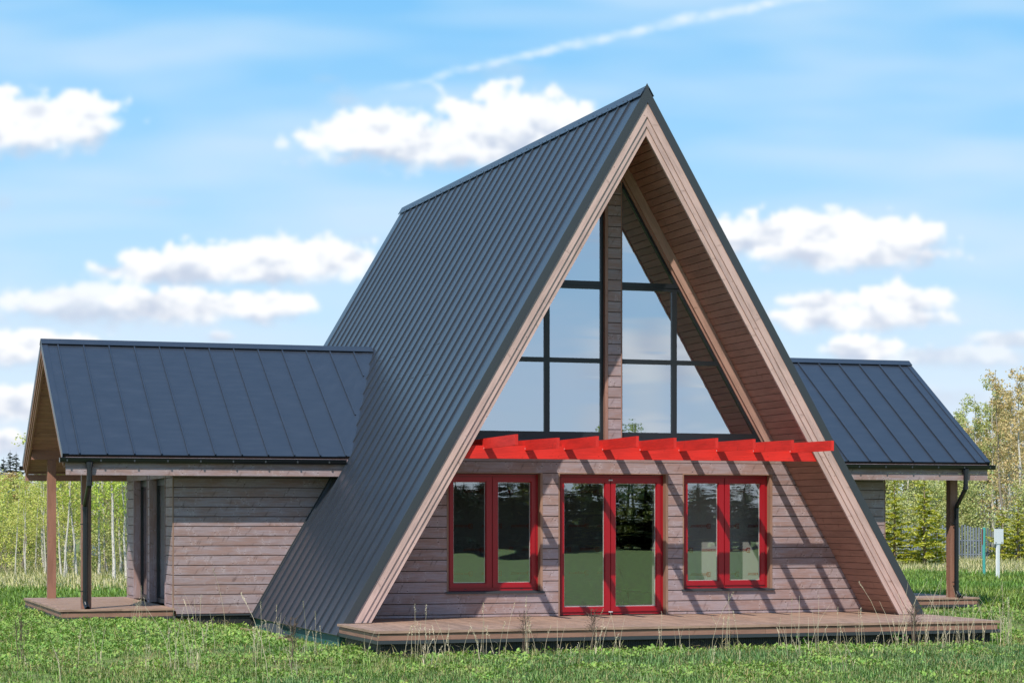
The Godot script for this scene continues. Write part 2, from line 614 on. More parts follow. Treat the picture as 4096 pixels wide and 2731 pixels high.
func build_facade(house: Node3D) -> void:
	var wall := bundle("facade_wall", house)
	var q := 0.37
	var core := G.new()
	var zc0 := FZ - 0.24
	var zc1 := FZ - 0.029
	# solid wall behind the boards, round the openings
	var bands := [[0.0, 0.385, [[-INF, -0.995], [0.865, INF]]], [0.385, 2.275, [[-INF, -2.84], [-1.28, -0.995], [0.865, 1.14], [2.715, INF]]], [2.275, 2.80, [[-INF, INF]]]]
	for b in bands:
		for r in b[2]:
			var l0: float = -mx(b[0], q) if r[0] == -INF else r[0]
			var l1: float = -mx(b[1], q) if r[0] == -INF else r[0]
			var r0: float = mx(b[0], q) if r[1] == INF else r[1]
			var r1: float = mx(b[1], q) if r[1] == INF else r[1]
			core.hexa([Vector3(l0, b[0], zc0), Vector3(l1, b[1], zc0), Vector3(l1, b[1], zc1), Vector3(l0, b[0], zc1), Vector3(r0, b[0], zc0), Vector3(r1, b[1], zc0), Vector3(r1, b[1], zc1), Vector3(r0, b[0], zc1)])
	part("wall_core", core, mat.core_wood, wall)
	var gap := 0.0065
	var pitch := 0.1706
	for k in range(-1, 13):
		var y0 := maxf(0.006, 0.049 + k * pitch + gap)
		var y1 := 0.049 + (k + 1) * pitch - gap
		if y1 < 0.392:
			facade_run(wall, -INF, -0.996, y0, y1, mat.siding_stain)
			facade_run(wall, 0.866, INF, y0, y1, mat.siding_stain)
		else:
			for r in [[-INF, -2.845], [-1.262, -0.996], [0.866, 1.139], [2.734, INF]]:
				facade_run(wall, r[0], r[1], y0, y1, mat.siding_stain)
	for r in [[2.271, 2.439], [2.447, 2.60], [2.609, 2.775]]:
		facade_run(wall, -INF, INF, r[0], r[1], mat.siding_stain)
	# jambs and heads of the openings
	for o in OPEN:
		var jl := 0.02
		for piece in [[Vector3(o[0] - jl, o[2], FZ - 0.16), Vector3(o[0], o[3], FZ + 0.004), 1], [Vector3(o[1], o[2], FZ - 0.16), Vector3(o[1] + 0.038, o[3], FZ + 0.004), 1], [Vector3(o[0] - jl, o[3] + 0.001, FZ - 0.16), Vector3(o[1] + 0.038, o[3] + 0.016, FZ + 0.006), 0]]:
			plank_box("jamb", wall, mat.jamb_wood, piece[0], piece[1], piece[2])
	# metal apron between the storeys
	var g := G.new()
	g.box(Vector3(-mx(2.8, 0.37), 2.778, FZ - 0.2), Vector3(mx(2.8, 0.37), 2.80, FZ + 0.035))
	g.box(Vector3(-mx(2.8, 0.37), 2.765, FZ + 0.026), Vector3(mx(2.8, 0.37), 2.779, FZ + 0.034))
	part("apron_flashing", g, mat.trim_metal, wall)
	# windows
	casement(house, "window", OPEN[0], 0.414, 2.245, -2.066, [[-2.708, -2.163], [-1.972, -1.412]], 0.527, 2.130, true)
	casement(house, "double_door", OPEN[1], 0.012, 2.245, -0.071, [[-0.863, -0.160], [0.017, 0.731]], 0.126, 2.121, false)
	casement(house, "window", OPEN[2], 0.414, 2.245, 1.921, [[1.272, 1.823], [2.018, 2.580]], 0.527, 2.130, true)
	upper_glazing(house)


func rect_frame(g: G, x0: float, x1: float, y0: float, y1: float, w: float, wb: float, z0: float, z1: float) -> void:
	g.box(Vector3(x0, y0, z0), Vector3(x0 + w, y1, z1), 1)
	g.box(Vector3(x1 - w, y0, z0), Vector3(x1, y1, z1), 1)
	g.box(Vector3(x0 + w, y1 - w, z0), Vector3(x1 - w, y1, z1))
	g.box(Vector3(x0 + w, y0, z0), Vector3(x1 - w, y0 + wb, z1))


func casement(house: Node3D, called: String, o: Array, yb: float, yt: float, xm: float, glass: Array, gb: float, gt: float, sill: bool) -> void:
	var w := bundle(called, house)
	var z := FZ - 0.12
	var g := G.new()
	rect_frame(g, o[0] + 0.001, o[1] - 0.001, yb, yt, 0.05, 0.05, z - 0.07, z)
	g.box(Vector3(xm - 0.022, yb + 0.05, z - 0.07), Vector3(xm + 0.022, yt - 0.05, z - 0.001), 1)
	part("frame", g, mat.frame_red, w)
	var edges := [[o[0] + 0.048, xm - 0.008], [xm + 0.008, o[1] - 0.048]]
	for k in 2:
		var e: Array = edges[k]
		var gl: Array = glass[k]
		var sash := G.new()
		var zf := z + 0.018
		var zb := z - 0.05
		sash.box(Vector3(e[0], yb + 0.045, zb), Vector3(gl[0], yt - 0.045, zf), 1)
		sash.box(Vector3(gl[1], yb + 0.045, zb), Vector3(e[1], yt - 0.045, zf), 1)
		sash.box(Vector3(gl[0], gt, zb), Vector3(gl[1], yt - 0.045, zf - 0.001))
		sash.box(Vector3(gl[0], yb + 0.045, zb), Vector3(gl[1], gb, zf - 0.001))
		var so := part("sash", sash, mat.frame_red, w)
		# bevelled beads round the glass
		var bead := G.new()
		var bw := 0.012
		var z0 := zf - 0.001
		var z1 := z - 0.012
		var xa: float = gl[0]
		var xb: float = gl[1]
		for q in [[Vector2(xa, gb), Vector2(xa, gt), Vector2(1, 0)], [Vector2(xb, gb), Vector2(xb, gt), Vector2(-1, 0)]]:
			var i: Vector2 = q[2] * bw
			bead.hexa([Vector3(q[0].x, q[0].y, z0), Vector3(q[0].x + i.x, q[0].y, z1), Vector3(q[0].x + i.x, q[0].y, zb), Vector3(q[0].x, q[0].y, zb), Vector3(q[1].x, q[1].y, z0), Vector3(q[1].x + i.x, q[1].y, z1), Vector3(q[1].x + i.x, q[1].y, zb), Vector3(q[1].x, q[1].y, zb)])
		for q in [[gb, 1.0], [gt, -1.0]]:
			var yy: float = q[0]
			var ii: float = q[1] * bw
			bead.hexa([Vector3(xa + bw, yy, z0), Vector3(xa + bw, yy + ii, z1), Vector3(xa + bw, yy + ii, zb), Vector3(xa + bw, yy, zb), Vector3(xb - bw, yy, z0), Vector3(xb - bw, yy + ii, z1), Vector3(xb - bw, yy + ii, zb), Vector3(xb - bw, yy, zb)])
		part("bead", bead, mat.frame_red, w)
		var sp := G.new()
		rect_frame(sp, xa + bw, xb - bw, gb + bw, gt - bw, 0.010, 0.010, z - 0.042, z - 0.03)
		part("spacer", sp, mat.spacer, w)
		var pane := G.new()
		pane.off = Vector2(rng.randf(), rng.randf())
		pane.face([Vector3(xa + 0.005, gb + 0.005, z - 0.024), Vector3(xb - 0.005, gb + 0.005, z - 0.024), Vector3(xb - 0.005, gt - 0.005, z - 0.024), Vector3(xa + 0.005, gt - 0.005, z - 0.024)], Vector3(0, 1, -5), Vector3.RIGHT)
		part("pane", pane, mat.pane_lower, w)
		if sill:
			var cap := G.new()
			var cx: float = (e[0] * 0.62 + e[1] * 0.38) if k == 0 else (e[0] * 0.32 + e[1] * 0.68)
			cap.box(Vector3(cx - 0.02, yb + 0.022, z), Vector3(cx + 0.02, yb + 0.034, z + 0.005))
			part("drain_cap", cap, mat.frame_dark, w)
	if sill:
		g = G.new()
		g.hexa([Vector3(o[0] - 0.045, 0.385, FZ + 0.045), Vector3(o[0] - 0.045, 0.400, FZ + 0.045), Vector3(o[0] - 0.045, 0.414, FZ - 0.12), Vector3(o[0] - 0.045, 0.399, FZ - 0.12), Vector3(o[1] + 0.062, 0.385, FZ + 0.045), Vector3(o[1] + 0.062, 0.400, FZ + 0.045), Vector3(o[1] + 0.062, 0.414, FZ - 0.12), Vector3(o[1] + 0.062, 0.399, FZ - 0.12)])
		g.box(Vector3(o[0] - 0.045, 0.372, FZ + 0.037), Vector3(o[1] + 0.062, 0.386, FZ + 0.044))
		part("sill", g, mat.trim_metal, w)
	else:
		for y in [[0.045, 0.062], [2.150, 2.172]]:
			g = G.new()
			g.box(Vector3(xm - 0.035, y[0], z + 0.017), Vector3(xm + 0.035, y[1], z + 0.024))
			part("keep_plate", g, mat.steel, w)


func clip_right(x0: float, x1: float, y0: float, y1: float, q: float) -> PackedVector2Array:
	# the part of an upright rectangle that lies under the right slope at depth q (mirrored by the caller for the left)
	var ti := q * SA / CA
	var roof := PackedVector2Array([Vector2(-0.6, -1), Vector2(mx(-1.0, q), -1), Vector2(0, RH - ti * SA - q * CA), Vector2(-0.6, RH - ti * SA - q * CA)])
	var got := Geometry2D.intersect_polygons(PackedVector2Array([Vector2(x0, y0), Vector2(x1, y0), Vector2(x1, y1), Vector2(x0, y1)]), roof)
	return got[0] if got.size() else PackedVector2Array()


func upper_glazing(house: Node3D) -> void:
	var zf := FZ - 0.075
	var frame_q := 0.53
	for s in [-1.0, 1.0]:
		var gz := bundle("gable_glazing", house)
		# inner edge at the clad post, columns outward
		var xin: float = 0.08 if s > 0.0 else 0.205
		var flip := func(p: PackedVector2Array) -> PackedVector2Array:
			var o := PackedVector2Array()
			for k in p:
				o.append(Vector2(s * k.x, k.y))
			return o
		var bar_x: float = 1.028 if s > 0.0 else 1.158
		var fw := 0.042
		# frame: bottom rail, inner stile, transoms, mullion
		var bars := [
			[xin, 9.0, 2.802, 2.93, 0.0], [xin, xin + fw, 2.93, 8.0, 0.0], [xin + fw, 9.0, 5.215, 5.34, 0.0],
			[xin + fw, 9.0, 4.032, 4.106, 0.0], [bar_x - 0.042, bar_x + 0.042, 2.93, 4.032, 0.0], [bar_x - 0.042, bar_x + 0.042, 4.106, 5.215, 0.0],
		]
		for b in bars:
			var poly := clip_right(b[0], b[1], b[2], b[3], frame_q)
			if poly.size() < 3:
				continue
			var g := G.new()
			g.slab(flip.call(poly), zf - 0.07, zf)
			part("mullion" if b[1] - b[0] < 0.2 else "transom", g, mat.frame_dark, gz)
		# the line where two frames meet in the upper transom
		var lip := clip_right(xin + fw, 9.0, 5.268, 5.276, frame_q + 0.01)
		var gl := G.new()
		gl.slab(flip.call(lip), zf - 0.01, zf + 0.012)
		part("weather_lip", gl, mat.frame_dark, gz)
		# sloping stile along the rafter
		var g2 := G.new()
		roof_board(g2, s, mt(5.95 + 0.9, frame_q), 0, frame_q - 0.03, frame_q + 0.045, zf - 0.07, zf + 0.002, true, 2.93)
		part("sloping_stile", g2, mat.frame_dark, gz)
		# panes
		var qp := frame_q + 0.043
		for cell in [[xin + fw, 9.0, 5.34, 8.0], [xin + fw, bar_x - 0.042, 4.106, 5.215], [bar_x + 0.042, 9.0, 4.106, 5.215], [xin + fw, bar_x - 0.042, 2.93, 4.032], [bar_x + 0.042, 9.0, 2.93, 4.032]]:
			var poly: PackedVector2Array = clip_right(cell[0] - 0.004, cell[1] + 0.004, cell[2] - 0.004, cell[3] + 0.004, qp - 0.004)
			if poly.size() < 3:
				continue
			var pts := []
			var rim := G.new()
			for k in poly:
				pts.append(Vector3(s * k.x, k.y, zf - 0.032))
			var pane := G.new()
			pane.off = Vector2(rng.randf(), rng.randf())
			pane.face(pts, Vector3(0, 3, -9), Vector3.RIGHT)
			part("pane", pane, mat.pane_upper, gz)
		# weep-hole caps on the bottom rail
		for x in [0.45, 1.55, 2.3]:
			var cap := G.new()
			cap.box(Vector3(s * x - 0.02, 2.862, zf), Vector3(s * x + 0.02, 2.876, zf + 0.005))
			part("drain_cap", cap, mat.plinth_black, gz)
		# rafter in front of the glazing edge
		var raf := G.new()
		raf.off = Vector2(rng.randf(), rng.randf())
		roof_board(raf, s, 0, 0, 0.362, 0.505, FZ - 0.16, FZ + 0.01, true, 2.80)
		part("gable_rafter", raf, mat.fascia_brown, house)
		raf = G.new()
		roof_board(raf, s, 0, 0, 0.505, 0.535, FZ - 0.15, FZ - 0.045, true, 2.80)
		part("rafter_trim", raf, mat.soffit_stain, house)
	# clad post between the two halves
	var post := bundle("clad_post", house)
	var core := G.new()
	core.box(Vector3(-0.20, 2.80, FZ - 0.2), Vector3(0.075, RH - 0.9, FZ - 0.024), 1)
	part("post_core", core, mat.core_wood, post)
	var y := 2.806
	while y < 7.0:
		var top := minf(y + 0.1576, 7.02)
		plank_box("plank", post, mat.siding_stain, Vector3(-0.150, y, FZ - 0.025), Vector3(0.068, top, FZ + 0.0), 0, 0.12)
		y += 0.1706
	for x in [[-0.205, -0.155], [0.070, 0.084]]:
		plank_box("corner_board", post, mat.soffit_stain, Vector3(x[0], 2.802, FZ - 0.15), Vector3(x[1], 7.0, FZ + 0.006), 1)


func build_pergola(house: Node3D) -> void:
	var p := bundle("pergola", house)
	# bearer between the slopes
	var g := G.new()
	var za := -0.215
	var zb := -0.10
	var y0 := 2.457
	var y1 := 2.652
	var a0 := mx(y0, 0.355)
	var a1 := mx(y1, 0.355)
	g.hexa([Vector3(-a0, y0, za), Vector3(-a1, y1, za), Vector3(-a1, y1, zb), Vector3(-a0, y0, zb), Vector3(a0, y0, za), Vector3(a1, y1, za), Vector3(a1, y1, zb), Vector3(a0, y0, zb)])
	part("bearer", g, mat.pergola_red, p)
	var xs := [-2.617, -1.959, -1.324, -0.699, -0.078, 0.575, 1.215, 1.845, 2.483]
	var tip := [1.38, 1.33, 1.27, 1.29, 1.245, 1.30, 1.245, 1.265, 1.33]
	var lift := [0.022, -0.02, 0.014, 0.02, 0.004, 0.006, 0.0, -0.008, -0.012]
	for i in 9:
		g = G.new()
		g.off = Vector2(rng.randf(), rng.randf())
		g.col = tint(0.05)
		var x: float = xs[i]
		var yb := 2.592
		var yt := 2.747
		var ya: float = lift[i]
		var zf: float = tip[i]
		g.hexa([Vector3(x, yb, FZ + 0.003), Vector3(x + 0.045, yb, FZ + 0.003), Vector3(x + 0.045, yt, FZ + 0.003), Vector3(x, yt, FZ + 0.003), Vector3(x, yb + ya, zf), Vector3(x + 0.045, yb + ya, zf), Vector3(x + 0.045, yt + ya, zf), Vector3(x, yt + ya, zf)])
		var ra := part("rafter", g, mat.pergola_red, p)
		g = G.new()
		g.box(Vector3(x - 0.003, yb + 0.008, zb + 0.001), Vector3(x + 0.012, yb + 0.03, zb + 0.009))
		part("angle_bracket", g, mat.steel, ra)


func build_interior(house: Node3D) -> void:
	var g := G.new()
	g.box(Vector3(-4.2, -0.1, -RL + 0.2), Vector3(4.2, 0.0, FZ - 0.24))
	part("ground_floor", g, mat.floor_grey, house)
	g = G.new()
	g.box(Vector3(-mx(2.75, 0.4), 2.5, -RL + 0.2), Vector3(mx(2.75, 0.4), 2.75, FZ - 0.24))
	part("added_floor_slab", g, mat.core_wood, house)  # unseen slab, added to keep the lower storey dark
	# back wall
	g = G.new()
	var top := RH - 0.36 / CA
	g.slab(PackedVector2Array([Vector2(-mx(-0.1, 0.36), -0.1), Vector2(mx(-0.1, 0.36), -0.1), Vector2(0, top)]), -RL + 0.15, -RL + 0.3)
	part("back_wall", g, mat.siding_stain, house)
	# partitions clad in insulation sheets with printed foil
	for w in [[0.95, 3.2, -2.05], [-3.2, 0.9, -3.7]]:
		var wall := bundle("partition", house)
		g = G.new()
		g.box(Vector3(w[0], 0.0, w[2] - 0.08), Vector3(w[1], 2.5, w[2]))
		part("foil_sheet", g, mat.foil_pale if w[2] > -3.0 else mat.insulation_grey, wall)
		var row := 0
		for y in [0.62, 1.02, 1.42, 2.0]:
			var x: float = w[0] + 0.12 + 0.2 * (row % 2)
			while x < w[1] - 0.3:
				print_word(wall, Vector3(x + 0.30, y, w[2] + 0.004))
				x += 0.52
			row += 1


var word_mesh: Mesh
var logo_mesh: Mesh

func print_word(parent: Node3D, at: Vector3) -> void:
	# the print is seen from its back, so it reads mirrored
	if word_mesh == null:
		var t := TextMesh.new()
		t.text = "ROCKWOOL"
		var f := SystemFont.new()
		f.font_names = PackedStringArray(["Droid Sans"])
		f.font_weight = 700
		t.font = f
		t.font_size = 16
		t.pixel_size = 0.0034
		t.depth = 0.001
		word_mesh = t
		var g := G.new()
		rect_frame(g, 0.0, 0.062, -0.04, 0.04, 0.01, 0.01, -0.0005, 0.0005)
		g.slab(PackedVector2Array([Vector2(0.018, -0.022), Vector2(0.03, -0.022), Vector2(0.046, 0.022), Vector2(0.034, 0.022)]), -0.0005, 0.0005)
		logo_mesh = g.mesh()
	var o := partm("printed_word", word_mesh, mat.print_red, parent)
	o.transform = Transform3D(Basis(Vector3.UP, PI), at + Vector3(-0.14, 0, 0))
	o = partm("printed_emblem", logo_mesh, mat.print_red, parent)
	o.transform = Transform3D(Basis(Vector3.UP, PI), at + Vector3(0.075, 0, 0))


# ---------------------------------------------------------------- wings

# where the main roof's surface stands at height y on side s
func main_at(s: float, y: float, inset := 0.0) -> float:
	return s * (RW * (1.0 - y / RH) - inset)


func build_wing(house: Node3D, s: float, xend: float, xwall: float, seam0: float) -> void:
	var wing := bundle("wing_roof", house)
	for f in [1.0, -1.0]:
		var slope := bundle("roof_slope", house)
		# boards and sheets end inside the main roof
		var inner := func(t: float) -> float:
			return main_at(s, WRY - t * WS, 0.12)
		var g := G.new()
		g.hexa([WR(f, xend - s * 0.03, 0.0, 0.02), WR(f, xend - s * 0.03, WTE - 0.03, 0.02), WR(f, xend - s * 0.03, WTE - 0.03, 0.20), WR(f, xend - s * 0.03, 0.133, 0.20), WR(f, inner.call(0.0), 0.0, 0.02), WR(f, inner.call(WTE), WTE - 0.03, 0.02), WR(f, inner.call(WTE), WTE - 0.03, 0.20), WR(f, inner.call(0.1), 0.133, 0.20)])
		part("roof_deck", g, mat.core_wood, slope)
		var xs := [xend]
		var x := seam0
		while s * x > 1.9:
			xs.append(x)
			x -= s * 0.4585
		for i in xs.size():
			var xa: float = xs[i]
			var xb: float = xs[i + 1] if i + 1 < xs.size() else main_at(s, WRY, 0.1)
			# t at which the main roof is met
			var y_of := func(xx: float) -> float:
				return RH * (1.0 - s * xx / RW)
			var ta := clampf((WRY - y_of.call(xa)) / WS, 0.0, WTE) if s * xa < s * main_at(s, WRY - WTE * WS) else WTE
			var tb := clampf((WRY - y_of.call(xb)) / WS, 0.0, WTE) if s * xb < s * main_at(s, WRY - WTE * WS) else WTE
			if ta > 0.05:
				g = G.new()
				g.col = tint(0.03)
				var d := s * 0.001
				if tb < 0.06:
					tb = 0.06
				g.hexa([WR(f, xa - d, 0.01, 0.0), WR(f, xa - d, ta, 0.0), WR(f, xa - d, ta, 0.022), WR(f, xa - d, 0.01, 0.022), WR(f, xb + d, 0.01, 0.0), WR(f, xb + d, tb, 0.0), WR(f, xb + d, tb, 0.022), WR(f, xb + d, 0.01, 0.022)])
				part("roof_panel", g, mat.roof_metal, slope)
				if ta < WTE and ta > 0.3:
					pass
			if i > 0 and ta > 0.35:
				g = G.new()
				var te := ta - (0.24 if ta < WTE else 0.0)
				if te > 0.2:
					g.hexa([WR(f, xa - 0.011, 0.1, -0.026), WR(f, xa + 0.011, 0.1, -0.026), WR(f, xa + 0.011, 0.1, 0.003), WR(f, xa - 0.011, 0.1, 0.003), WR(f, xa - 0.011, te, -0.026), WR(f, xa + 0.011, te, -0.026), WR(f, xa + 0.011, te, 0.003), WR(f, xa - 0.011, te, 0.003)])
					part("seam", g, mat.roof_metal, slope)
		# flashing where the slope meets the main roof
		g = G.new()
		var v0 := main_at(s, WRY)
		var v1 := main_at(s, WRY - WTE * WS)
		g.hexa([WR(f, v0 + s * 0.22, 0.08, -0.006), WR(f, v0 - s * 0.02, 0.08, -0.006), WR(f, v0 - s * 0.02, 0.08, 0.004), WR(f, v0 + s * 0.22, 0.08, 0.004), WR(f, v1 + s * 0.24, WTE - 0.004, -0.006), WR(f, v1 - s * 0.02, WTE - 0.004, -0.006), WR(f, v1 - s * 0.02, WTE - 0.004, 0.004), WR(f, v1 + s * 0.24, WTE - 0.004, 0.004)])
		part("valley_flashing", g, mat.roof_metal, slope)
		# edge trim on the gable
		g = G.new()
		g.hexa([WR(f, xend + s * 0.006, 0.0, -0.008), WR(f, xend + s * 0.006, 0.157, 0.105), WR(f, xend - s * 0.012, 0.157, 0.105), WR(f, xend - s * 0.012, 0.0, -0.008), WR(f, xend + s * 0.006, WTE, -0.008), WR(f, xend + s * 0.006, WTE, 0.105), WR(f, xend - s * 0.012, WTE, 0.105), WR(f, xend - s * 0.012, WTE, -0.008)])
		part("rake_trim", g, mat.roof_metal, slope)
		g = G.new()
		g.hexa([WR(f, xend + s * 0.005, 0.02, -0.014), WR(f, xend - s * 0.10, 0.02, -0.014), WR(f, xend - s * 0.10, 0.02, 0.0), WR(f, xend + s * 0.005, 0.02, 0.0), WR(f, xend + s * 0.005, WTE, -0.014), WR(f, xend - s * 0.10, WTE, -0.014), WR(f, xend - s * 0.10, WTE, 0.0), WR(f, xend + s * 0.005, WTE, 0.0)])
		part("edge_cap", g, mat.roof_metal, slope)
		# stepped boards under the edge
		var k := 0
		for r in [[0.107, 0.185, 0.0], [0.187, 0.245, 0.022], [0.247, 0.30, 0.044]]:
			g = G.new()
			g.off = Vector2(rng.randf(), rng.randf())
			g.col = tint(0.08)
			var m0: float = r[0] * WC / WS * 0.6
			var m1: float = r[1] * WC / WS * 0.6
			var xa2: float = xend - s * r[2]
			var xb2: float = xa2 - s * 0.035
			m0 = r[0] * WS / WC
			m1 = r[1] * WS / WC
			g.hexa([WR(f, xa2, m0, r[0]), WR(f, xa2, m1, r[1]), WR(f, xb2, m1, r[1]), WR(f, xb2, m0, r[0]), WR(f, xa2, WTE - 0.03, r[0]), WR(f, xa2, WTE - 0.03, r[1]), WR(f, xb2, WTE - 0.03, r[1]), WR(f, xb2, WTE - 0.03, r[0])])
			part("fascia_board", g, mat.deck_front, slope)
			k += 1
		# boards under the overhang at the gable end
		var t := 0.25
		while t < WTE - 0.1:
			var t1 := minf(t + 0.116, WTE - 0.05)
			plank("soffit_board", slope, mat.soffit_stain, [WR(f, xend - s * 0.08, t, 0.205), WR(f, xend - s * 0.08, t1, 0.205), WR(f, xend - s * 0.08, t1, 0.225), WR(f, xend - s * 0.08, t, 0.225), WR(f, xwall - s * 0.1, t, 0.205), WR(f, xwall - s * 0.1, t1, 0.205), WR(f, xwall - s * 0.1, t1, 0.225), WR(f, xwall - s * 0.1, t, 0.225)], 0.12)
			t += 0.121
		# eaves boards
		var zo: float = WRZ + f * 3.215
		for r in [[2.404, 2.575, 0.016], [2.275, 2.400, 0.0]]:
			var xi := main_at(s, r[1], 0.1)
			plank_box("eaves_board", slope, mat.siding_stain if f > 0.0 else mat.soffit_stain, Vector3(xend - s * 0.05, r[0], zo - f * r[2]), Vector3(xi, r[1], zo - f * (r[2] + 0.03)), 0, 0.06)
		# gutter: a half-round trough with a rolled lip
		var zg: float = WRZ + f * 3.265
		var gx0 := xend + s * 0.06
		var gx1 := main_at(s, 2.5, -0.03)
		g = G.new()
		var prof := []
		for a in 9:
			var an := PI * a / 8
			prof.append(Vector2(cos(an) * 0.060, 2.555 - sin(an) * 0.076))
		for a in 8:
			var pa: Vector2 = prof[a]
			var pb: Vector2 = prof[a + 1]
			var ia := Vector2(pa.x * 0.94, 2.555 + (pa.y - 2.555) * 0.94)
			var ib := Vector2(pb.x * 0.94, 2.555 + (pb.y - 2.555) * 0.94)
			var l := []
			for xx in [gx0, gx1]:
				for pt in [pa, pb, ib, ia]:
					l.append(Vector3(xx, pt.y, zg + f * pt.x))
			g.hexa(l)
		g.tube([Vector3(gx0, 2.558, zg + f * 0.064), Vector3(gx1, 2.558, zg + f * 0.064)], [0.009, 0.009], 6)
		g.box(Vector3(gx0, 2.482, zg - 0.056), Vector3(gx0 - s * 0.004, 2.556, zg + 0.056))
		var gut := part("gutter", g, mat.gutter_metal, slope)
		var bx := gx0 - s * 0.12
		while s * bx > s * gx1 + 0.2:
			g = G.new()
			g.box(Vector3(bx - 0.012, 2.50, zg + f * 0.054), Vector3(bx + 0.012, 2.535, zg + f * 0.066))
			part("bracket", g, mat.trim_metal, gut)
			bx -= s * 0.56
	# ridge cap over both slopes
	for f in [1.0, -1.0]:
		var g := G.new()
		var xi := main_at(s, WRY, -0.04)
		g.hexa([WR(f, xend + s * 0.01, 0.0, -0.040), WR(f, xend + s * 0.01, 0.17, -0.036), WR(f, xend + s * 0.01, 0.17, -0.024), WR(f, xend + s * 0.01, 0.0, -0.02), WR(f, xi, 0.0, -0.040), WR(f, xi, 0.17, -0.036), WR(f, xi, 0.17, -0.024), WR(f, xi, 0.0, -0.02)])
		part("ridge_cap", g, mat.roof_metal, wing)


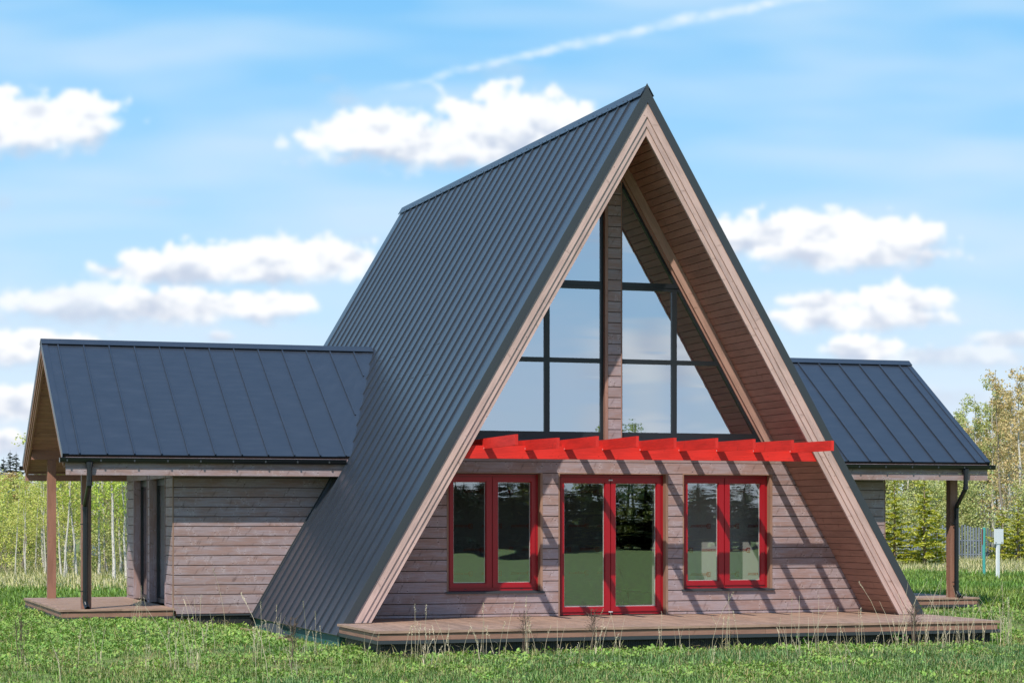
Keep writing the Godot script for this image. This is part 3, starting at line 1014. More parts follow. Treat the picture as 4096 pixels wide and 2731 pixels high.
func build_wing_walls(house: Node3D, s: float, xw: float) -> void:
	var zf := -6.17
	var zr := -11.45
	var wall := bundle("wing_wall", house)
	var g: G
	# front and back walls end inside the main roof
	for z in [[zf - 0.03, zf - 0.2], [zr + 0.2, zr]]:
		g = G.new()
		var i0 := main_at(s, -0.15, 0.1)
		var i1 := main_at(s, 2.62, 0.1)
		g.hexa([Vector3(xw - s * 0.03, -0.15, z[0]), Vector3(xw - s * 0.03, 2.62, z[0]), Vector3(xw - s * 0.03, 2.62, z[1]), Vector3(xw - s * 0.03, -0.15, z[1]), Vector3(i0, -0.15, z[0]), Vector3(i1, 2.62, z[0]), Vector3(i1, 2.62, z[1]), Vector3(i0, -0.15, z[1])])
		part("wall_core", g, mat.core_wood, wall)
	for k in range(-1, 14):
		var y0 := 0.065 + k * 0.1682 + 0.0065
		var y1 := 0.065 + (k + 1) * 0.1682 - 0.0065
		var zz := zf + rng.randf_range(-0.002, 0.002)
		var i0 := main_at(s, y0, 0.06)
		var i1 := main_at(s, y1, 0.06)
		plank("plank", wall, mat.siding_stain, [Vector3(xw - s * 0.022, y0, zz), Vector3(xw - s * 0.022, y1, zz), Vector3(xw - s * 0.022, y1, zf - 0.029), Vector3(xw - s * 0.022, y0, zf - 0.029), Vector3(i0, y0, zz), Vector3(i1, y1, zz), Vector3(i1, y1, zf - 0.029), Vector3(i0, y0, zf - 0.029)], 0.07)
	plank_box("corner_board", wall, mat.jamb_wood, Vector3(xw - s * 0.019, -0.1, zf - 0.03), Vector3(xw, 2.45, zf - 0.001), 1)
	# trim along the main roof
	g = G.new()
	for y in [[-0.17, 2.3]]:
		var a0 := main_at(s, y[0], -0.03)
		var a1 := main_at(s, y[1], -0.03)
		g.hexa([Vector3(a0, y[0], zf + 0.02), Vector3(a0 - s * 0.05, y[0], zf + 0.02), Vector3(a0 - s * 0.05, y[0], zf - 0.02), Vector3(a0, y[0], zf - 0.02), Vector3(a1, y[1], zf + 0.02), Vector3(a1 - s * 0.05, y[1], zf + 0.02), Vector3(a1 - s * 0.05, y[1], zf - 0.02), Vector3(a1, y[1], zf - 0.02)])
	part("wall_trim", g, mat.trim_metal, wall)
	g = G.new()
	g.box(Vector3(xw - s * 0.01, -0.135, zf + 0.02), Vector3(main_at(s, -0.15, -0.02), -0.108, zf - 0.05))
	part("base_flashing", g, mat.trim_metal, wall)
	g = G.new()
	g.box(Vector3(xw - s * 0.04, -0.6, zf - 0.03), Vector3(main_at(s, -0.3, 0.2), -0.14, zf - 0.06))
	part("plinth", g, mat.plinth_black, wall)
	# gable wall with two tall windows
	var gw := bundle("gable_wall", house)
	var opens := [[-6.908, -8.635], [-8.894, -10.516]]
	var runs := [[zf - 0.03, opens[0][0]], [opens[0][1], opens[1][0]], [opens[1][1], zr]]
	g = G.new()
	for r in runs:
		g.box(Vector3(xw - s * 0.026, -0.15, r[0]), Vector3(xw - s * 0.2, 2.34, r[1]))
	var ridge_y := WRY - 0.28
	var drop := ridge_y - (WRZ - zr) * WS / WC
	var poly := [Vector2(zf - 0.03, 2.34), Vector2(zr, 2.34), Vector2(zr, drop), Vector2(WRZ, ridge_y), Vector2(zf - 0.03, drop)]
	for side in [xw - s * 0.026, xw - s * 0.2]:
		var pts := []
		for p in poly:
			pts.append(Vector3(side, p.y, p.x))
		g.face(pts, Vector3(xw - s * 0.1, 2.5, WRZ), Vector3(0, 0, 1))
	part("wall_core", g, mat.core_wood, gw)
	for k in range(-1, 26):
		var y0 := 0.065 + k * 0.1682 + 0.0065
		var y1 := 0.065 + (k + 1) * 0.1682 - 0.0065
		var lim := (ridge_y - y1) * WC / WS
		if y1 > ridge_y - 0.05:
			break
		if y0 < 2.2:
			for r in runs:
				plank_box("plank", gw, mat.siding_stain, Vector3(xw, y0, r[0] - (0.0 if r[0] > -6.3 else 0.002)), Vector3(xw - s * 0.026, y1, r[1]), 2, 0.08)
		else:
			plank_box("plank", gw, mat.siding_stain, Vector3(xw, y0, minf(zf - 0.03, WRZ + lim)), Vector3(xw - s * 0.026, y1, maxf(zr, WRZ - lim)), 2, 0.08)
	for o in opens:
		var w := bundle("window", house)
		g = G.new()
		g.box(Vector3(xw - s * 0.12, 0.02, o[0] - 0.034), Vector3(xw - s * 0.17, 2.34, o[0] - 0.09), 1)
		g.box(Vector3(xw - s * 0.12, 0.02, o[1] + 0.034), Vector3(xw - s * 0.17, 2.34, o[1] + 0.09), 1)
		g.box(Vector3(xw - s * 0.12, 0.02, o[0] - 0.09), Vector3(xw - s * 0.17, 0.10, o[1] + 0.09), 2)
		g.box(Vector3(xw - s * 0.12, 2.14, o[0] - 0.09), Vector3(xw - s * 0.17, 2.34, o[1] + 0.09), 2)
		part("frame", g, mat.frame_dark, w)
		var pane := G.new()
		var xg := xw - s * 0.145
		pane.face([Vector3(xg, 0.09, o[0] - 0.08), Vector3(xg, 0.09, o[1] + 0.08), Vector3(xg, 2.15, o[1] + 0.08), Vector3(xg, 2.15, o[0] - 0.08)], Vector3(0, 1, WRZ), Vector3(0, 0, 1))
		part("pane", pane, mat.pane_upper, w)
		for z in [[o[0] - 0.032, o[0] - 0.002], [o[1] + 0.002, o[1] + 0.032]]:
			plank_box("jamb", w, mat.siding_stain, Vector3(xw + s * 0.012, 0.022, z[0]), Vector3(xw - s * 0.14, 2.36, z[1]), 1)
		plank_box("jamb", w, mat.siding_stain, Vector3(xw + s * 0.012, 2.341, o[0]), Vector3(xw - s * 0.12, 2.37, o[1]), 2)
		var blind := G.new()
		blind.box(Vector3(xw - s * 0.42, 0.05, o[0] - 0.05), Vector3(xw - s * 0.44, 2.3, o[1] + 0.05))
		part("inner_sheet", blind, mat.foil_pale, w)


func downpipe(house: Node3D, s: float, xt: float, xb: float, zb: float) -> void:
	var p := bundle("downpipe", house)
	var zt := WRZ + 3.265
	var g := G.new()
	g.tube([Vector3(xt, 2.49, zt), Vector3(xt, 2.43, zt), Vector3(xt, 2.39, zt)], [0.07, 0.06, 0.045], 12)
	part("outlet", g, mat.gutter_metal, p)
	g = G.new()
	var dz := zb - zt
	var dx := xb - xt
	g.tube([Vector3(xt, 2.40, zt), Vector3(xt, 2.19, zt), Vector3(xt + dx * 0.03, 2.14, zt + dz * 0.03), Vector3(xt + dx * 0.09, 2.09, zt + dz * 0.09), Vector3(xt + dx * 0.93, 1.80, zt + dz * 0.93), Vector3(xb, 1.75, zb), Vector3(xb, 1.68, zb), Vector3(xb, 0.17, zb), Vector3(xb, 0.12, zb + 0.01), Vector3(xb + 0.01, 0.06, zb + 0.05), Vector3(xb + 0.02, 0.015, zb + 0.13)], [0.045, 0.045, 0.045, 0.045, 0.045, 0.045, 0.045, 0.045, 0.045, 0.045, 0.047], 12, false)
	part("pipe", g, mat.gutter_metal, p)
	for y in [2.13, 1.72, 0.21]:
		g = G.new()
		var z: float = zt if y > 2.0 else zb
		var x: float = xt if y > 2.0 else xb
		g.tube([Vector3(x, y - 0.035, z), Vector3(x, y + 0.035, z)], [0.049, 0.049], 12)
		part("pipe_joint", g, mat.gutter_metal, p)
	for y in [1.45, 0.31]:
		g = G.new()
		g.tube([Vector3(xb, y - 0.012, zb), Vector3(xb, y + 0.012, zb)], [0.05, 0.05], 12)
		g.box(Vector3(xb - 0.085, y - 0.008, zb - 0.008), Vector3(xb - 0.04, y + 0.008, zb + 0.008))
		g.box(Vector3(xb - 0.01, y - 0.01, zb - 0.12), Vector3(xb + 0.01, y + 0.01, zb))
		part("pipe_clip", g, mat.gutter_metal, p)


func build_porch(house: Node3D, s: float, xp: float, xend: float, xwall: float) -> void:
	for z in [-6.30, -11.34]:
		var g := G.new()
		g.off = Vector2(rng.randf(), rng.randf())
		g.box(Vector3(xp - 0.08, 0.012, z - 0.08), Vector3(xp + 0.08, 2.67, z + 0.08), 1)
		part("post", g, mat.post_stain, house)
		g = G.new()
		g.off = Vector2(rng.randf(), rng.randf())
		var up := 2.87 if z < -10.0 else 2.80
		g.box(Vector3(xend - s * 0.09, 2.671, z - 0.07), Vector3(xwall - s * 0.02, up, z + 0.07), 0)
		part("purlin", g, mat.post_stain, house)


# ---------------------------------------------------------------- decks

func build_deck(label: String, x0: float, x1: float, z0: float, z1: float, top: float, along_z: bool, front: bool) -> void:
	var d := thing("wooden_deck", label, "deck")
	var th := 0.034
	var edge := 0.13
	if along_z:
		var x := x0 + edge
		while x < x1 - edge - 0.02:
			var xb := minf(x + 0.136, x1 - edge)
			var zs := z0
			if front:
				# under the sloping roof the boards begin at the facade, outside it at the roof's edge
				zs = FZ + 0.004 if maxf(absf(x), absf(xb)) < mx(0.0, 0.375) else 0.03
			plank_box("deck_board", d, mat.deck_oil, Vector3(x, top - th, zs), Vector3(xb, top + rng.randf_range(-0.001, 0.001), z1 - edge - 0.003), 2, 0.13)
			x += 0.1405
	else:
		var z := z0 + 0.02
		while z < z1 - edge - 0.02:
			var zb := minf(z + 0.136, z1 - edge)
			plank_box("deck_board", d, mat.deck_oil, Vector3(x0 + edge + 0.003, top - th, z), Vector3(x1 - edge - 0.003, top + rng.randf_range(-0.001, 0.001), zb), 0, 0.13)
			z += 0.1405
	var zb2 := 0.02 if front else z0
	plank_box("edge_board", d, mat.deck_oil, Vector3(x0, top - th, z1 - edge), Vector3(x1, top + 0.001, z1), 0, 0.08)
	plank_box("edge_board", d, mat.deck_oil, Vector3(x0, top - th, zb2), Vector3(x0 + edge, top + 0.001, z1 - edge - 0.002), 2, 0.08)
	plank_box("edge_board", d, mat.deck_oil, Vector3(x1 - edge, top - th, zb2), Vector3(x1, top + 0.001, z1 - edge - 0.002), 2, 0.08)
	var fb := top - 0.132
	var half := (x0 + x1) / 2 + 1.0
	plank_box("fascia_board", d, mat.deck_front, Vector3(x0 + 0.03, fb, z1 - 0.055), Vector3(half - 0.002, top - th - 0.012, z1 - 0.025), 0, 0.06)
	plank_box("fascia_board", d, mat.deck_front, Vector3(half + 0.002, fb, z1 - 0.055), Vector3(x1 - 0.03, top - th - 0.012, z1 - 0.025), 0, 0.06)
	for x in [[x0 + 0.03, x0 + 0.06], [x1 - 0.06, x1 - 0.03]]:
		plank_box("fascia_board", d, mat.deck_front, Vector3(x[0], fb, zb2), Vector3(x[1], top - th - 0.012, z1 - 0.057), 2, 0.06)
	var g := G.new()
	g.box(Vector3(x0 + 0.02, fb - 0.05, z1 - 0.05), Vector3(x1 + 0.02, fb - 0.002, z1 - 0.012))
	g.box(Vector3(x0 + 0.02, fb - 0.05, zb2), Vector3(x0 + 0.05, fb - 0.002, z1 - 0.05))
	g.box(Vector3(x1 - 0.05, fb - 0.05, zb2), Vector3(x1 + 0.02, fb - 0.002, z1 - 0.05))
	part("base_flashing", g, mat.trim_metal, d)
	# ribbed black sheet round the footing
	g = G.new()
	var pz := z1 - 0.11
	g.box(Vector3(x0 + 0.1, -0.7, zb2 + 0.1), Vector3(x1 - 0.1, fb - 0.05, pz))
	part("plinth", g, mat.plinth_black, d)
	if front:
		g = G.new()
		var x := x0 + 0.11
		while x < x1 - 0.11:
			g.box(Vector3(x, -0.7, pz), Vector3(x + 0.016, fb - 0.06, pz + 0.008), 1)
			x += 0.034
		var ribs := part("plinth_ribs", g, mat.plinth_black, d)
		ribs.set_meta("kind", "stuff")


# ---------------------------------------------------------------- ground and plants

func gy(x: float, z: float) -> float:
	var y := -0.32
	y = lerpf(y, -0.40, smoothstep(2.5, 8.0, z))
	y = lerpf(y, -0.375, smoothstep(1.2, 2.0, z) * (1.0 - smoothstep(2.8, 4.2, z)) * (1.0 - smoothstep(4.8, 6.0, absf(x))))
	# the bank along the wing on the open side
	var bank := (1.0 - smoothstep(-6.9, -5.6, x)) * (1.0 - smoothstep(-4.0, 1.5, z)) * smoothstep(-14.0, -11.0, z)
	y = lerpf(y, -0.205, bank)
	y = lerpf(y, -0.37, smoothstep(-5.9, -5.2, x) * (1.0 - smoothstep(-4.6, -4.0, x)) * smoothstep(-6.5, -5.6, z) * (1.0 - smoothstep(-0.3, 1.2, z)))
	y = lerpf(y, -0.235, smoothstep(4.6, 6.5, x) * (1.0 - smoothstep(-3.0, 1.0, z)) * smoothstep(-16.0, -12.0, z))
	y = lerpf(y, -0.45, 1.0 - smoothstep(-26.0, -14.0, z))
	return y + low.get_noise_2d(x * 60.0, z * 60.0) * 0.02


func build_ground() -> void:
	var lines := func(a: float, b: float, lo: float, hi: float, step: float) -> Array:
		var out := []
		for k in 9:
			out.append(a + (lo - a) * (1.0 - pow(1.0 - k / 9.0, 2.2)))
		var q := lo
		while q < hi:
			out.append(q)
			q += step
		for k in 10:
			out.append(hi + (b - hi) * pow(k / 9.0, 2.2))
		return out
	var xs: Array = lines.call(-420.0, 420.0, -22.0, 24.0, 0.5)
	var zs: Array = lines.call(-420.0, 420.0, -30.0, 14.0, 0.5)
	var v := PackedVector3Array()
	var n := PackedVector3Array()
	var idx := PackedInt32Array()
	for z in zs:
		for x in xs:
			v.append(Vector3(x, gy(x, z), z))
			var e := 0.2
			n.append(Vector3(gy(x - e, z) - gy(x + e, z), 2 * e, gy(x, z - e) - gy(x, z + e)).normalized())
	for j in zs.size() - 1:
		for i in xs.size() - 1:
			var a := j * xs.size() + i
			var b := a + xs.size()
			idx.append_array(PackedInt32Array([a, a + 1, b, a + 1, b + 1, b]))
	var arr := []
	arr.resize(Mesh.ARRAY_MAX)
	arr[Mesh.ARRAY_VERTEX] = v
	arr[Mesh.ARRAY_NORMAL] = n
	arr[Mesh.ARRAY_INDEX] = idx
	var me := ArrayMesh.new()
	me.add_surface_from_arrays(Mesh.PRIMITIVE_TRIANGLES, arr)
	var t := NoiseTexture2D.new()
	t.width = 512
	t.height = 512
	t.seamless = true
	var fn := FastNoiseLite.new()
	fn.frequency = 0.02
	fn.fractal_octaves = 5
	t.noise = fn
	var ramp := Gradient.new()
	ramp.offsets = PackedFloat32Array([0.0, 0.4, 0.55, 0.75, 1.0])
	ramp.colors = PackedColorArray([lin(0.16, 0.12, 0.08), lin(0.15, 0.17, 0.06), lin(0.17, 0.25, 0.07), lin(0.22, 0.29, 0.09), lin(0.32, 0.29, 0.16)])
	t.color_ramp = ramp
	var m := std("meadow_soil", Color.WHITE, 0.95, t, 0.2)
	m.vertex_color_use_as_albedo = false
	m.uv1_triplanar = true
	m.uv1_world_triplanar = true
	m.uv1_scale = Vector3(0.35, 0.35, 0.35)
	var o := MeshInstance3D.new()
	o.name = "ground"
	o.mesh = me
	o.material_override = m
	o.set_meta("kind", "structure")
	o.set_meta("label", "spring meadow ground under the grass all round the house")
	o.set_meta("category", "ground")
	add_child(o)


func leaf_mat(called: String, back: Color) -> StandardMaterial3D:
	var m := std(called, Color.WHITE, 0.6, null, 0.3)
	m.backlight_enabled = true
	m.backlight = back
	m.cull_mode = BaseMaterial3D.CULL_DISABLED
	return m


func blade(g: G, r: RandomNumberGenerator, at: Vector3, h: float, w: float, bend: float, c: Color) -> void:
	var a := r.randf() * TAU
	var d := Vector3(cos(a), 0, sin(a))
	var sd := Vector3(-d.z, 0, d.x) * w * 0.5
	var p1 := at + Vector3.UP * h * 0.55 + d * bend * 0.3
	var p2 := at + Vector3.UP * h * (1.0 - bend / h * 0.35) + d * bend
	var nn := (d * 0.5 + Vector3.UP * 0.8).normalized()
	g.col = c
	g.tri(at - sd, at + sd, p1 - sd * 0.8, nn)
	g.tri(at + sd, p1 + sd * 0.8, p1 - sd * 0.8, nn)
	g.tri(p1 - sd * 0.8, p1 + sd * 0.8, p2, nn)


func tuft_mesh(sd: int, blades: int, h: float, w: float, spread: float, dry: float) -> Mesh:
	var g := G.new()
	var r := RandomNumberGenerator.new()
	r.seed = sd
	for k in blades:
		var c := Color(r.randf_range(0.8, 1.2), r.randf_range(0.85, 1.15), r.randf_range(0.7, 1.1))
		if r.randf() < dry:
			c = Color(2.3, 1.35, 1.9) * r.randf_range(0.8, 1.1)
		blade(g, r, Vector3(r.randfn(0, spread), -0.02, r.randfn(0, spread)), h * r.randf_range(0.5, 1.1), w * r.randf_range(0.7, 1.2), h * r.randf_range(0.1, 0.7), c)
	return g.mesh()


func herb_mesh(sd: int, leaves: int) -> Mesh:
	var g := G.new()
	var r := RandomNumberGenerator.new()
	r.seed = sd
	for k in leaves:
		var a := r.randf() * TAU
		var d := Vector3(cos(a), 0, sin(a))
		var s := Vector3(-d.z, 0, d.x)
		var len := r.randf_range(0.022, 0.042)
		var base := Vector3(r.randfn(0, 0.055), r.randf_range(0.005, 0.055), r.randfn(0, 0.055))
		var up := r.randf_range(0.1, 1.0)
		var ax := (d + Vector3.UP * up).normalized()
		var nn := ax.cross(s)
		nn = nn if nn.y > 0.0 else -nn
		g.col = Color(r.randf_range(0.8, 1.2), r.randf_range(0.85, 1.15), r.randf_range(0.7, 1.1))
		var w := len * r.randf_range(0.3, 0.42)
		var p := [base, base + ax * len * 0.35 + s * w, base + ax * len * 0.8 + s * w * 0.7, base + ax * len, base + ax * len * 0.8 - s * w * 0.7, base + ax * len * 0.35 - s * w]
		for q in range(1, 5):
			g.tri(p[0], p[q], p[q + 1], nn)
	return g.mesh()


# is a spot on the meadow clear of house and decks
func clear(x: float, z: float) -> bool:
	if z > -RL and z < 0.1 and absf(x) < 4.92:
		return false
	if x > -5.22 and x < -4.8 and z > -6.0 and z < 0.2:
		return false
	if z > -1.0 and z < 2.14 and x > -4.86 and x < 4.80:
		return false
	if z < -6.15 and z > -11.5 and x > -6.3 and x < 7.44:
		return false
	if z < -5.95 and z > -11.6 and (x > -8.2 and x < -6.0 or x > 7.3 and x < 9.35):
		return false
	return true


func in_view(x: float, z: float, margin: float) -> bool:
	var p := Vector3(x, 0, z) - EYE
	var d := p.dot(FW)
	return d > 20.0 and absf(p.dot(RT)) < d * 0.238 + margin


func scatter(called: String, label: String, category: String, m: Material, mesh: Mesh, spots: Array) -> void:
	var mm := MultiMesh.new()
	mm.transform_format = MultiMesh.TRANSFORM_3D
	mm.use_colors = true
	mm.mesh = mesh
	mm.instance_count = spots.size()
	for i in spots.size():
		var s: Array = spots[i]
		mm.set_instance_transform(i, s[0])
		mm.set_instance_color(i, s[1])
	var o := MultiMeshInstance3D.new()
	o.name = numbered(called)
	o.multimesh = mm
	o.material_override = m
	tag(o, label, category, "", "stuff")
	add_child(o)


func spot(x: float, z: float, k: float, c: Color, lean := 0.15) -> Array:
	var b := Basis(Vector3.UP, rng.randf() * TAU)
	b = Basis(Vector3(rng.randf_range(-1, 1), 0, rng.randf_range(-1, 1)).normalized(), rng.randf() * lean) * b
	return [Transform3D(b.scaled(Vector3(k, k * rng.randf_range(0.8, 1.25), k)), Vector3(x, gy(x, z), z)), c]


func build_grass() -> void:
	var gm := leaf_mat("grass_blade", lin(0.34, 0.44, 0.12))
	var lists := [[], [], []]
	var herb := [[], []]
	var straw := []
	# near meadow
	for k in 120000:
		var x := rng.randf_range(-17.0, 15.0)
		var z := rng.randf_range(-14.0, 9.5)
		if not clear(x, z) or not in_view(x, z, 1.2):
			continue
		var d := (Vector3(x, 0, z) - EYE).dot(FW)
		if rng.randf() > clampf(1.6 - (d - 26.0) / 14.0, 0.45, 1.0):
			continue
		var patch := low.get_noise_2d(x * 45.0, z * 45.0)
		var patch2 := fbm.get_noise_2d(x * 60.0 + 300.0, z * 60.0)
		if patch2 + patch * 0.6 < -0.34 and rng.randf() < 0.75:
			continue
		var lush := Color(0.32, 0.48, 0.14)
		var blue := Color(0.25, 0.41, 0.165)
		var warm := Color(0.46, 0.54, 0.21)
		var c := lush.lerp(blue, clampf(0.5 + patch * 2.0, 0, 1)).lerp(warm, clampf(patch2 * 1.6, 0, 0.8))
		if rng.randf() < clampf(0.06 + (patch2 - patch) * 0.5, 0.03, 0.5):
			c = c.lerp(Color(0.50, 0.42, 0.25), rng.randf_range(0.4, 0.95))
		c = c * rng.randf_range(0.65, 1.25)
		# low leafy plants near the house and on the bank, long grass further out
		var leafy := smoothstep(4.2, 2.0, z) * 0.26 + 0.9 * patch2 + (0.14 if x < -5.0 and z < 0.0 else 0.0)
		if rng.randf() < leafy:
			herb[k % 2].append(spot(x, z, rng.randf_range(0.7, 1.35), Color(0.38, 0.52, 0.135).lerp(Color(0.23, 0.39, 0.10), rng.randf()) * rng.randf_range(0.7, 1.15), 0.4))
			if rng.randf() < 0.5:
				continue
		var hgt := rng.randf_range(0.65, 1.25) * (0.75 if z < 2.6 else 1.0)
		if z > 2.0 and z < 2.9 and absf(x) < 5.0:
			hgt *= 0.45
		lists[k % 3].append(spot(x, z, hgt, c))
		if rng.randf() < 0.13 + 0.2 * clampf(-patch, 0, 1):
			straw.append(spot(x, z, rng.randf_range(0.7, 1.3), Color(0.52, 0.44, 0.26) * rng.randf_range(0.7, 1.1), 0.9))
	# far meadow
	var far := []
	var pale := []
	for k in 60000:
		var d := 40.0 + 62.0 * pow(rng.randf(), 0.8)
		var l := rng.randf_range(-0.26, 0.26) * d
		var p := EYE + FW * d + RT * l
		if p.z > -13.5 or not clear(p.x, p.z):
			if p.z > -13.5 and (p.x > -9.0 and p.x < 10.0 or not clear(p.x, p.z) or p.z > -5.0):
				continue
		var n := low.get_noise_2d(p.x * 18.0, p.z * 18.0)
		var edge := smoothstep(56.0, 64.0, d - n * 8.0) if l < 0.0 else smoothstep(74.0, 84.0, d - n * 8.0)
		if rng.randf() < edge * 0.85:
			pale.append(spot(p.x, p.z, rng.randf_range(0.9, 2.3), Color(0.80, 0.71, 0.47).lerp(Color(0.52, 0.54, 0.22), rng.randf() * 0.75), 0.5))
		else:
			far.append(spot(p.x, p.z, rng.randf_range(1.5, 2.6), Color(0.27, 0.42, 0.10).lerp(Color(0.40, 0.48, 0.13), clampf(0.5 + n * 1.5, 0, 1)) * rng.randf_range(0.8, 1.2)))
	for i in 3:
		scatter("grass", ["short green grass growing thickly over the meadow before the house", "blades of fresh meadow grass of mixed greens round the house", "bent green grass blades between the leafy plants"][i], "grass", gm, tuft_mesh(100 + i, 13, 0.115, 0.0105, 0.042, 0.05), lists[i])
	for i in 2:
		scatter("leafy_weeds", ["low leafy weeds with rounded yellow green leaves near the deck", "clover like ground plants with small bright leaves on the bank"][i], "weeds", gm, herb_mesh(200 + i, 20), herb[i])
	scatter("dry_straw", "scattered dry straw lying and standing in the grass", "straw", gm, tuft_mesh(300, 6, 0.20, 0.006, 0.05, 0.0), straw)
	scatter("grass", "far meadow grass running to the foot of the wood", "grass", gm, tuft_mesh(301, 11, 0.12, 0.014, 0.06, 0.04), far)
	scatter("dry_reeds", "pale dry reeds and old grass along the edge of the wood", "reeds", gm, tuft_mesh(302, 9, 0.20, 0.012, 0.05, 0.0), pale)


func stalk_tuft(sd: int, count: int, h: float, spread: float, heads: bool) -> Array:
	var stems := []
	var r := RandomNumberGenerator.new()
	r.seed = sd
	for k in count:
		var g := G.new()
		var hd := G.new()
		var a := r.randf() * TAU
		var lean := r.randf_range(0.02, 0.42)
		var hh := h * r.randf_range(0.6, 1.1)
		var base := Vector3(r.randfn(0, spread), -0.03, r.randfn(0, spread))
		var d := Vector3(cos(a), 0, sin(a)) * lean
		g.col = Color(1, 1, 1) * r.randf_range(0.75, 1.15)
		var pts := []
		for i in 5:
			var t := i / 4.0
			pts.append(base + Vector3.UP * hh * t + d * hh * t * t)
		g.tube(pts, [0.0026, 0.0024, 0.0021, 0.0018, 0.0012], 4, false)
		if r.randf() < 0.6:
			blade(g, r, pts[1], 0.16, 0.007, 0.14, g.col)
		if heads and r.randf() < 0.75:
			hd.col = Color(1, 1, 1) * r.randf_range(0.8, 1.15)
			for q in 14:
				var at: Vector3 = pts[4] - (pts[4] - pts[3]).normalized() * q * 0.009 + Vector3(r.randfn(0, 0.004), 0, r.randfn(0, 0.004))
				var o := Vector3(r.randf_range(-1, 1), r.randf_range(0.2, 1), r.randf_range(-1, 1)).normalized() * 0.018
				var w := o.cross(Vector3(r.randf(), r.randf(), r.randf())).normalized() * 0.005
				hd.tri(at - w, at + w, at + o, w.cross(o).normalized())
		stems.append([g.mesh(), hd.mesh() if hd.v.size() else null])
	return stems


